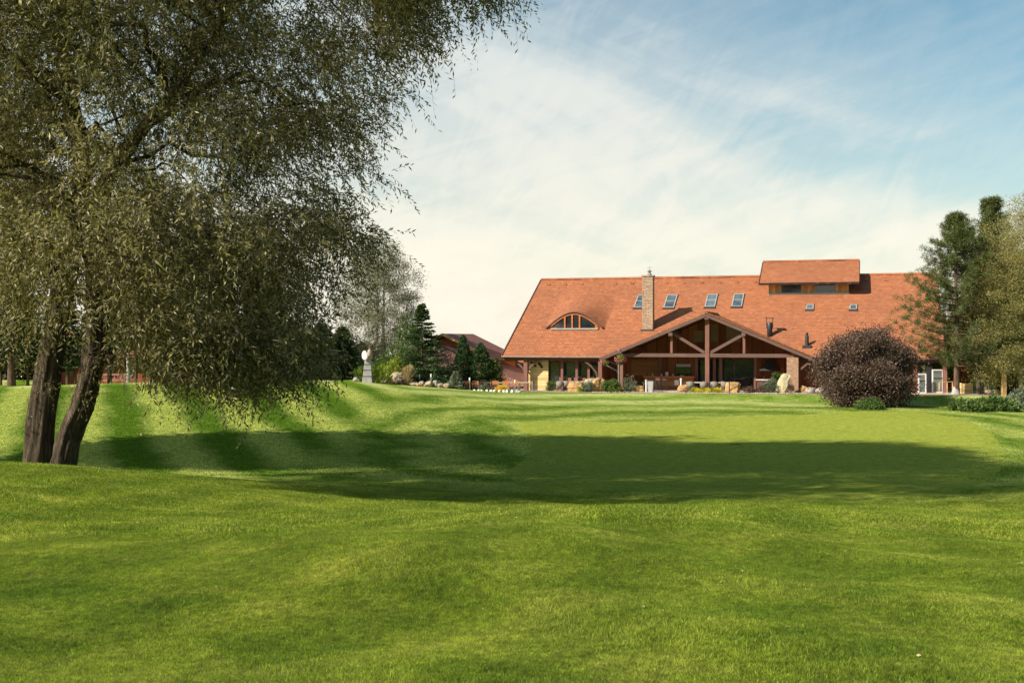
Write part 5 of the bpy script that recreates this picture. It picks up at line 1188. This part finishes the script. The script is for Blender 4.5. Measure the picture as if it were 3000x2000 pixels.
v = MB(HM); pts = [(apx, apz-.3), (rx-.7, rz1+sl*.7-.3), (rx-.7, FL), (lx+.7, FL), (lx+.7, lz1+sl*.7-.3)]; v.prism(pts, b0+.9, bk_-.5); v.build('gable_wall', W_GAB, pav_o)
# lower, wider roof around it
b1 = 7.5; a2x, a2z = PB(1290, 1012, b1); r2x, r2z = PB(1560, 1128, b1); s2 = (a2z-r2z)/(r2x-a2x); l2x = a2x-(r2x-a2x)*.9; l2z = a2z-s2*(a2x-l2x); bk2 = b1+7
v = MB(HM); v.add([(a2x, b1, a2z), (r2x, b1, r2z), (r2x, bk2, r2z), (a2x, bk2, a2z), (l2x, b1, l2z), (l2x, bk2, l2z)], [(0, 1, 2, 3), (4, 0, 3, 5)])
v.add([(a2x, b1, a2z-t_), (r2x, b1, r2z-t_), (r2x, bk2, r2z-t_), (a2x, bk2, a2z-t_), (l2x, b1, l2z-t_), (l2x, bk2, l2z-t_)], [(3, 2, 1, 0), (5, 3, 0, 4)]); v.build('lower_roof', TILE_D, pav_o)
v = MB(HM); v.beam((a2x, b1-.05, a2z-.08), (r2x, b1-.05, r2z-.08), .1, .24); v.beam((a2x, b1-.05, a2z-.08), (l2x, b1-.05, l2z-.08), .1, .24); v.build('lower_verge_board', W_BEAM, pav_o)
v = MB(HM); v.prism([(a2x, a2z-.3), (r2x-.8, r2z+s2*.8-.3), (r2x-.8, FL), (l2x+.8, FL), (l2x+.8, l2z+s2*.8-.3)], b1+.8, bk2-.5); v.build('wall', m_wood('brown pavilion boards', (.20, .085, .045), 2, .2, 0), pav_o)
# front hip leaning towards the viewer, the mauve slope under the gable
h0 = PB(1270, 1016, b1+.2); h1 = PB(1400, 1072, b1+.2)
v = MB(HM); q0 = PB(1262, 1108, b1-5.5); q1 = PB(1560, 1128, b1-5.5)
v.add([(a2x-3.2, b1+.1, a2z-s2*3.2+.02), (a2x, b1+.1, a2z+.02), (r2x-.4, b1+.1, r2z+s2*.4+.02), (r2x-.4, b1-3.5, r2z-.3), (a2x-3.2, b1-5.2, r2z-.5)], [(0, 4, 3, 2, 1)]); hp = v.build('front_slope', TILE_D, pav_o)
v = MB(HM); s0 = PB(1442, 1076, b1-1.2); s1 = PB(1482, 1094, b1-2.0); 
# annex roof: bright tiled slope facing the viewer, behind
an = empty('annex_building', Hw(A(1490, 16), 16, FL), YAW, 'annex with a bright orange tiled slope between pavilion and clubhouse', 'building')
q = [PB(1405, 1034, 22), PB(1475, 1034, 22)]; aa0 = q[0][0]; aa1 = aa0+14; zr = q[0][1]
v = MB(HM); v.add([(aa0, 12, zr-5.2), (aa1, 12, zr-5.2), (aa1, 22, zr), (aa0, 22, zr), (aa1, 32, zr-5.2), (aa0, 32, zr-5.2)], [(0, 1, 2, 3), (3, 2, 4, 5)]); v.build('roof', TILE, an)
v = MB(HM); v.prism([(aa0+.3, FL), (aa1-.3, FL), (aa1-.3, zr-5.0), (aa0+.3, zr-5.0)], 13, 31); v.build('wall', W_WALL, an)
# ------------------------------------------------------------------ red lodge behind the willow
lo = empty('red_lodge', at(560, 108.0), 0, 'red timbered lodge half hidden behind the willow', 'building')
WM[lo.name] = Matrix.Translation(at(560, 108.0)); gl = at(560, 108)[2]
def X_(px, d=106): return (px-1500)/F*d
RW = m_wood('red lodge boards', (.30, .075, .04), 2, .2, 0, .25); RPINK = m_plain('pinkish plaster', (.38, .20, .16), .9, .15, 2)
x0, x1 = X_(525), X_(830); v = MB(); v.box(x0, x1, 106, 116, gl-.6, gl+3.2); v.build('wall', RW, lo)
v = MB(); v.box(x0-.1, x1+.1, 105.9, 116.1, gl-.6, gl+.9); v.build('plinth', RPINK, lo)
v = MB(); xm = (x0+x1)/2; v.add([(x0-.8, 105, gl+3.0), (x1+.8, 105, gl+3.0), (x1+.8, 111, gl+5.6), (x0-.8, 111, gl+5.6), (x1+.8, 117, gl+3.0), (x0-.8, 117, gl+3.0)], [(0, 1, 2, 3), (3, 2, 4, 5)]); v.build('roof', m_tile('red lodge tiles', False, .1, (.36, .12, .09)), lo)
for px in (565, 612, 665, 720, 775):
    v = MB(); v.box(X_(px), X_(px+20), 105.86, 105.97, gl+1.1, gl+2.4); wv = v.build('window', WHITE if px in (665,) else W_BEAM, lo); v = MB(); v.box(X_(px+2), X_(px+18), 105.83, 105.87, gl+1.2, gl+2.3); v.build('pane', GLASS, wv)
lo2 = empty('red_lodge', at(380, 112.0), 0, 'long low red building left behind the two slim trunks', 'building'); WM[lo2.name] = Matrix.Translation(at(380, 112)); gl = at(380, 112)[2]
x0, x1 = X_(150, 110), X_(480, 110); v = MB(); v.box(x0, x1, 110, 118, gl-.5, gl+2.9); v.build('wall', RW, lo2)
v = MB(); v.add([(x0-.8, 109, gl+2.7), (x1+.8, 109, gl+2.7), (x1+.8, 114, gl+5), (x0-.8, 114, gl+5), (x1+.8, 119, gl+2.7), (x0-.8, 119, gl+2.7)], [(0, 1, 2, 3), (3, 2, 4, 5)]); v.build('roof', bpy.data.materials['red lodge tiles'], lo2)
for px in (190, 250, 310, 365, 425): v = MB(); v.box(X_(px, 110), X_(px+26, 110), 109.9, 109.98, gl+.9, gl+2.2); v.build('window', GLASS, lo2)
# railings before the lodges
for (p0, p1, d, lb) in ((228, 372, 103.0, 'low wooden terrace railing behind the left trunk'), (600, 720, 102.0, 'dark wooden railing before the red lodge')):
    l0 = at(p0, d); l1 = at(p1, d); e = empty('railing', l0, 0, lb, 'railing'); n = 9
    PM2 = RPINK if p0 == 228 else W_DARK
    for k in range(n):
        x = l0[0]+(l1[0]-l0[0])*k/(n-1); z = gzf(x, d); v = MB(); v.box(x-.05, x+.05, d-.05, d+.05, z-.1, z+1.0); v.build('post', PM2, e)
    for h in (.45, .95): v = MB(); v.beam((l0[0], d-.07, l0[2]+h), (l1[0], d-.07, l1[2]+h), .04, .16); v.build('rail', PM2, e)
l = (X_(570, 95), 95, gzf(X_(570, 95), 95)); 
st = empty('stone_steps', l, 0, 'pinkish stone steps and low wall before the red lodge', 'steps')
for k in range(4): v = MB(); v.box(X_(540, 98), X_(618, 98), 98+.45*k, 99+.45*k, gzf(X_(570, 98), 98)-.3, gzf(X_(570, 98), 98)+.12+.28*k+.001*k); v.build('step', RPINK, st)
# ------------------------------------------------------------------ things at the right end
def cab(px0, px1, y0, d, label, seed):
    l = at((px0+px1)/2, d); x0 = (px0-1500)/F*d; x1 = (px1-1500)/F*d; z0 = l[2]; z1 = (HY-y0)/F*d; e = empty('glazed_screen', l, 0, label, 'screen', 'white framed glazed screens')
    v = MB(); v.box(x0, x0+.09, d, d+.08, z0, z1); v.box(x1-.09, x1, d, d+.08, z0, z1); v.box(x0+.09, x1-.09, d, d+.08, z1-.09, z1); v.box(x0+.09, x1-.09, d, d+.08, z0, z0+.1); v.build('frame', WHITE, e)
    v = MB(); v.box(x0+.09, x1-.09, d+.02, d+.05, z0+.1, z1-.09); v.build('pane', m_glass('milky glass', (.16, .18, .18), .2) if 'milky glass' not in bpy.data.materials else bpy.data.materials['milky glass'], e)
    v = MB(); v.box(x0+.09, x1-.09, d-.02, d+.07, z0+(z1-z0)*.62, z0+(z1-z0)*.62+.05); v.build('rail', METAL_D, e)
cab(2731, 2764, 1082, 91.0, 'white framed glazed screen right of the dark column', 1); cab(2690, 2714, 1094, 90.5, 'white framed glazed screen half behind the purple shrub', 2)
l = at(2722, 91.5); v = MB(); v.box(-.22, .22, -.2, .2, 0, 3.0); o = v.build('dark_column', METAL_D, loc=(0, 0, 0)); o.location = l; tag(o, 'dark square column between the two white screens', 'column')
# red slide
l = at(2788, 93); sl_ = empty('playground_slide', l, 0, 'red playground slide at the right end of the clubhouse', 'slide'); WM[sl_.name] = Matrix.Identity(4)
RED = m_plain('red plastic', (.42, .03, .035), .4, .1, 3)
v = MB(); pts = [(-.5, 0, .1), (-.2, 0, .35), (.5, 0, 1.6), (.75, 0, 1.75)]
for a, b in zip(pts[:-1], pts[1:]): v.beam(a, b, .55, .05); v.beam((a[0], -.27, a[2]+.1), (b[0], -.27, b[2]+.1), .05, .2); v.beam((a[0], .27, a[2]+.1), (b[0], .27, b[2]+.1), .05, .2)
v.build('chute', RED, sl_); v = MB(); v.box(.75, 1.15, -.3, .3, 1.7, 1.78); v.build('platform', RED, sl_)
for x in (.8, 1.1):
    for y in (-.27, .27): v = MB(); v.beam((x, y, 0), (x, y, 2.2), .06, .06); v.build('leg', RED, sl_)
WM[sl_.name] = Matrix.Translation(l)
l = at(2771, 88.5); hr = empty('handrail', l, 0, 'thin weathered wooden handrail before the red slide', 'railing'); WM[hr.name] = Matrix.Identity(4)
for x in (-.5, .1, .5): v = MB(); v.beam((x, 0, 0), (x, 0, .95), .05, .05); v.build('post', W_PINE, hr)
v = MB(); v.beam((-.55, 0, .95), (.55, 0, .97), .06, .05); v.build('rail', W_PINE, hr); WM[hr.name] = Matrix.Translation(l)
l = at(2800, 88); v = MB(); v.lathe([(.36, 0), (.34, .08), (.2, .5), (.09, .95), (.02, 1.0)], (0, 0, 0), 14); o = v.build('grey_cone', m_plain('grey cast stone', (.34, .32, .31), .8, .2, 4), smooth=True); o.location = l; tag(o, 'grey cone shaped stone right of the handrail', 'stone cone')
l = at(2828, 89); cr = empty('timber_crate', l, 0, 'pale planked timber box behind the grey cone', 'crate'); WM[cr.name] = Matrix.Identity(4)
for k in range(3): v = MB(); v.box(-.42, .42, -.3, .3, .04+.26*k, .27+.26*k); v.build('board', W_PINE, cr)
v = MB(); v.box(-.45, -.38, -.32, .32, 0, .85); v.build('corner_post', W_PINE, cr); v = MB(); v.box(.38, .45, -.32, .32, 0, .85); v.build('corner_post', W_PINE, cr); WM[cr.name] = Matrix.Translation(l)
l = at(2941, 86); sp_ = empty('stone_pillar', l, 0, 'pale stone gate pillar under the olive willow at the right', 'pillar'); WM[sp_.name] = Matrix.Identity(4)
v = MB(); v.box(-.15, .15, -.15, .15, -.1, 1.75); v.build('shaft', ROCK_O, sp_, bevel=.02); v = MB(); v.box(-.3, .35, -.25, .25, 1.75, 1.9); v.build('cap', ROCK_G, sp_, bevel=.02); WM[sp_.name] = Matrix.Translation(l)
l = at(2990, 86.5); sp2 = empty('stone_pillar', l, 0, 'pale stone gate pillar cut off at the right edge', 'pillar'); WM[sp2.name] = Matrix.Identity(4)
v = MB(); v.box(-.15, .15, -.15, .15, -.1, 1.8); v.build('shaft', ROCK_P, sp2, bevel=.02); v = MB(); v.box(-.3, .3, -.25, .25, 1.8, 1.93); v.build('cap', ROCK_G, sp2, bevel=.02); WM[sp2.name] = Matrix.Translation(l)
l = at(2966, 88); hd = empty('garden_hut', l, 0, 'dark little garden hut between the stone gate pillars', 'hut'); WM[hd.name] = Matrix.Identity(4)
v = MB(); v.box(-.7, .7, 0, 1.2, -.1, 1.7); v.build('wall', W_DARK, hd); v = MB(); v.prism([(-.95, 1.65), (.95, 1.65), (0, 2.2)], -.3, 1.5); v.build('roof', W_BEAM, hd); WM[hd.name] = Matrix.Translation(l)
BIN = m_plain('dark green plastic', (.015, .05, .045), .5, .15, 3)
for i, px in enumerate((2438, 2462)):
    l = T(px, -1.2); e = empty('waste_bin', l, YAW, ['green waste bin left behind the purple shrub', 'green waste bin right behind the purple shrub'][i], 'bin', 'green waste bins'); WM[e.name] = Matrix.Identity(4)
    v = MB(); v.add([(-.22, -.22, .0), (.22, -.22, 0), (.22, .22, 0), (-.22, .22, 0), (-.28, -.3, .9), (.28, -.3, .9), (.28, .3, .9), (-.28, .3, .9)], [(3,2,1,0),(4,5,6,7),(0,1,5,4),(1,2,6,5),(2,3,7,6),(3,0,4,7)]); v.build('body', BIN, e); v = MB(); v.box(-.3, .3, -.33, .33, .9, .97); v.build('lid', BIN, e, bevel=.02); WM[e.name] = Matrix.Translation(l)
# red fire extinguisher-like sign post near the bar and wall lamp details
l = W_(1849, 1108, 1.0); v = MB(); v.lathe([(.13, -.1), (.17, .15), (.12, .42), (.02, .5)], (0, 0, 0), 10); o = v.build('red_lantern', RED, smooth=True); o.location = T(1849, 1.0); o.location[2] = l[2]-.2
st2 = MB(); st2.box(-.2, .2, -.2, .2, 0, l[2]-.32-T(1849, 1.0)[2]); o2 = st2.build('stand', W_BEAM); o2.location = T(1849, 1.0); tag(o2, 'brown stand under the red lantern left of the bar', 'stand'); tag(o, 'red rounded lantern on a stand left of the bar', 'lantern')
# distant wood that closes the view behind the trees
def wood_strip(name, x0, x1, y0, y1, h, n, seed, label):
    r = np.random.default_rng(seed); x = r.uniform(x0, x1, n); y = r.uniform(y0, y1, n)
    top = np.array([h*(.75+.35*mnoise.noise(Vector((a*.09, b*.05, seed)))+.2*mnoise.noise(Vector((a*.4, b*.2, seed)))) for a, b in zip(x, y)])
    z = gz(x, y)+top*r.uniform(0, 1, n)**.6; p = np.stack([x, y, z], 1); v, f = leaf_quads(p, nrmz(rdir(r, n)+np.array([0, 0, .2])), r.uniform(.5, 1.1, n), r.uniform(.3, .7, n), r)
    tag(fast(name, v, f, LF_DK, rnd=r.uniform(0, 1, n)), label, 'wood', kind='stuff')
wood_strip('distant_wood', -95, -16, 128, 150, 5.5, 56000, 1, 'dark wood closing the view behind the willow')
wood_strip('distant_wood', 38, 100, 125, 150, 8, 36000, 2, 'dark wood behind the right end of the clubhouse')
# fallen leaves on the near mound
r = np.random.default_rng(8); n = 130
x = r.uniform(-9, 9, n); y = r.uniform(6, 26, n); k = np.abs(x) < .45*y; x = x[k]; y = y[k]; n = len(x)
p = np.stack([x, y, gz(x, y)+.035], 1); d = nrmz(np.stack([r.normal(size=n), r.normal(size=n), r.normal(size=n)*.2], 1)); v, f = leaf_quads(p, d, r.uniform(.03, .07, n), r.uniform(.015, .03, n), r)
tag(fast('fallen_leaves', v, f, m_leaf('dry fallen leaves', (.16, .10, .04), (.32, .26, .12), (.42, .36, .2)), rnd=r.uniform(0, 1, n)), 'few dry fallen leaves scattered on the near grass', 'leaves', kind='stuff')
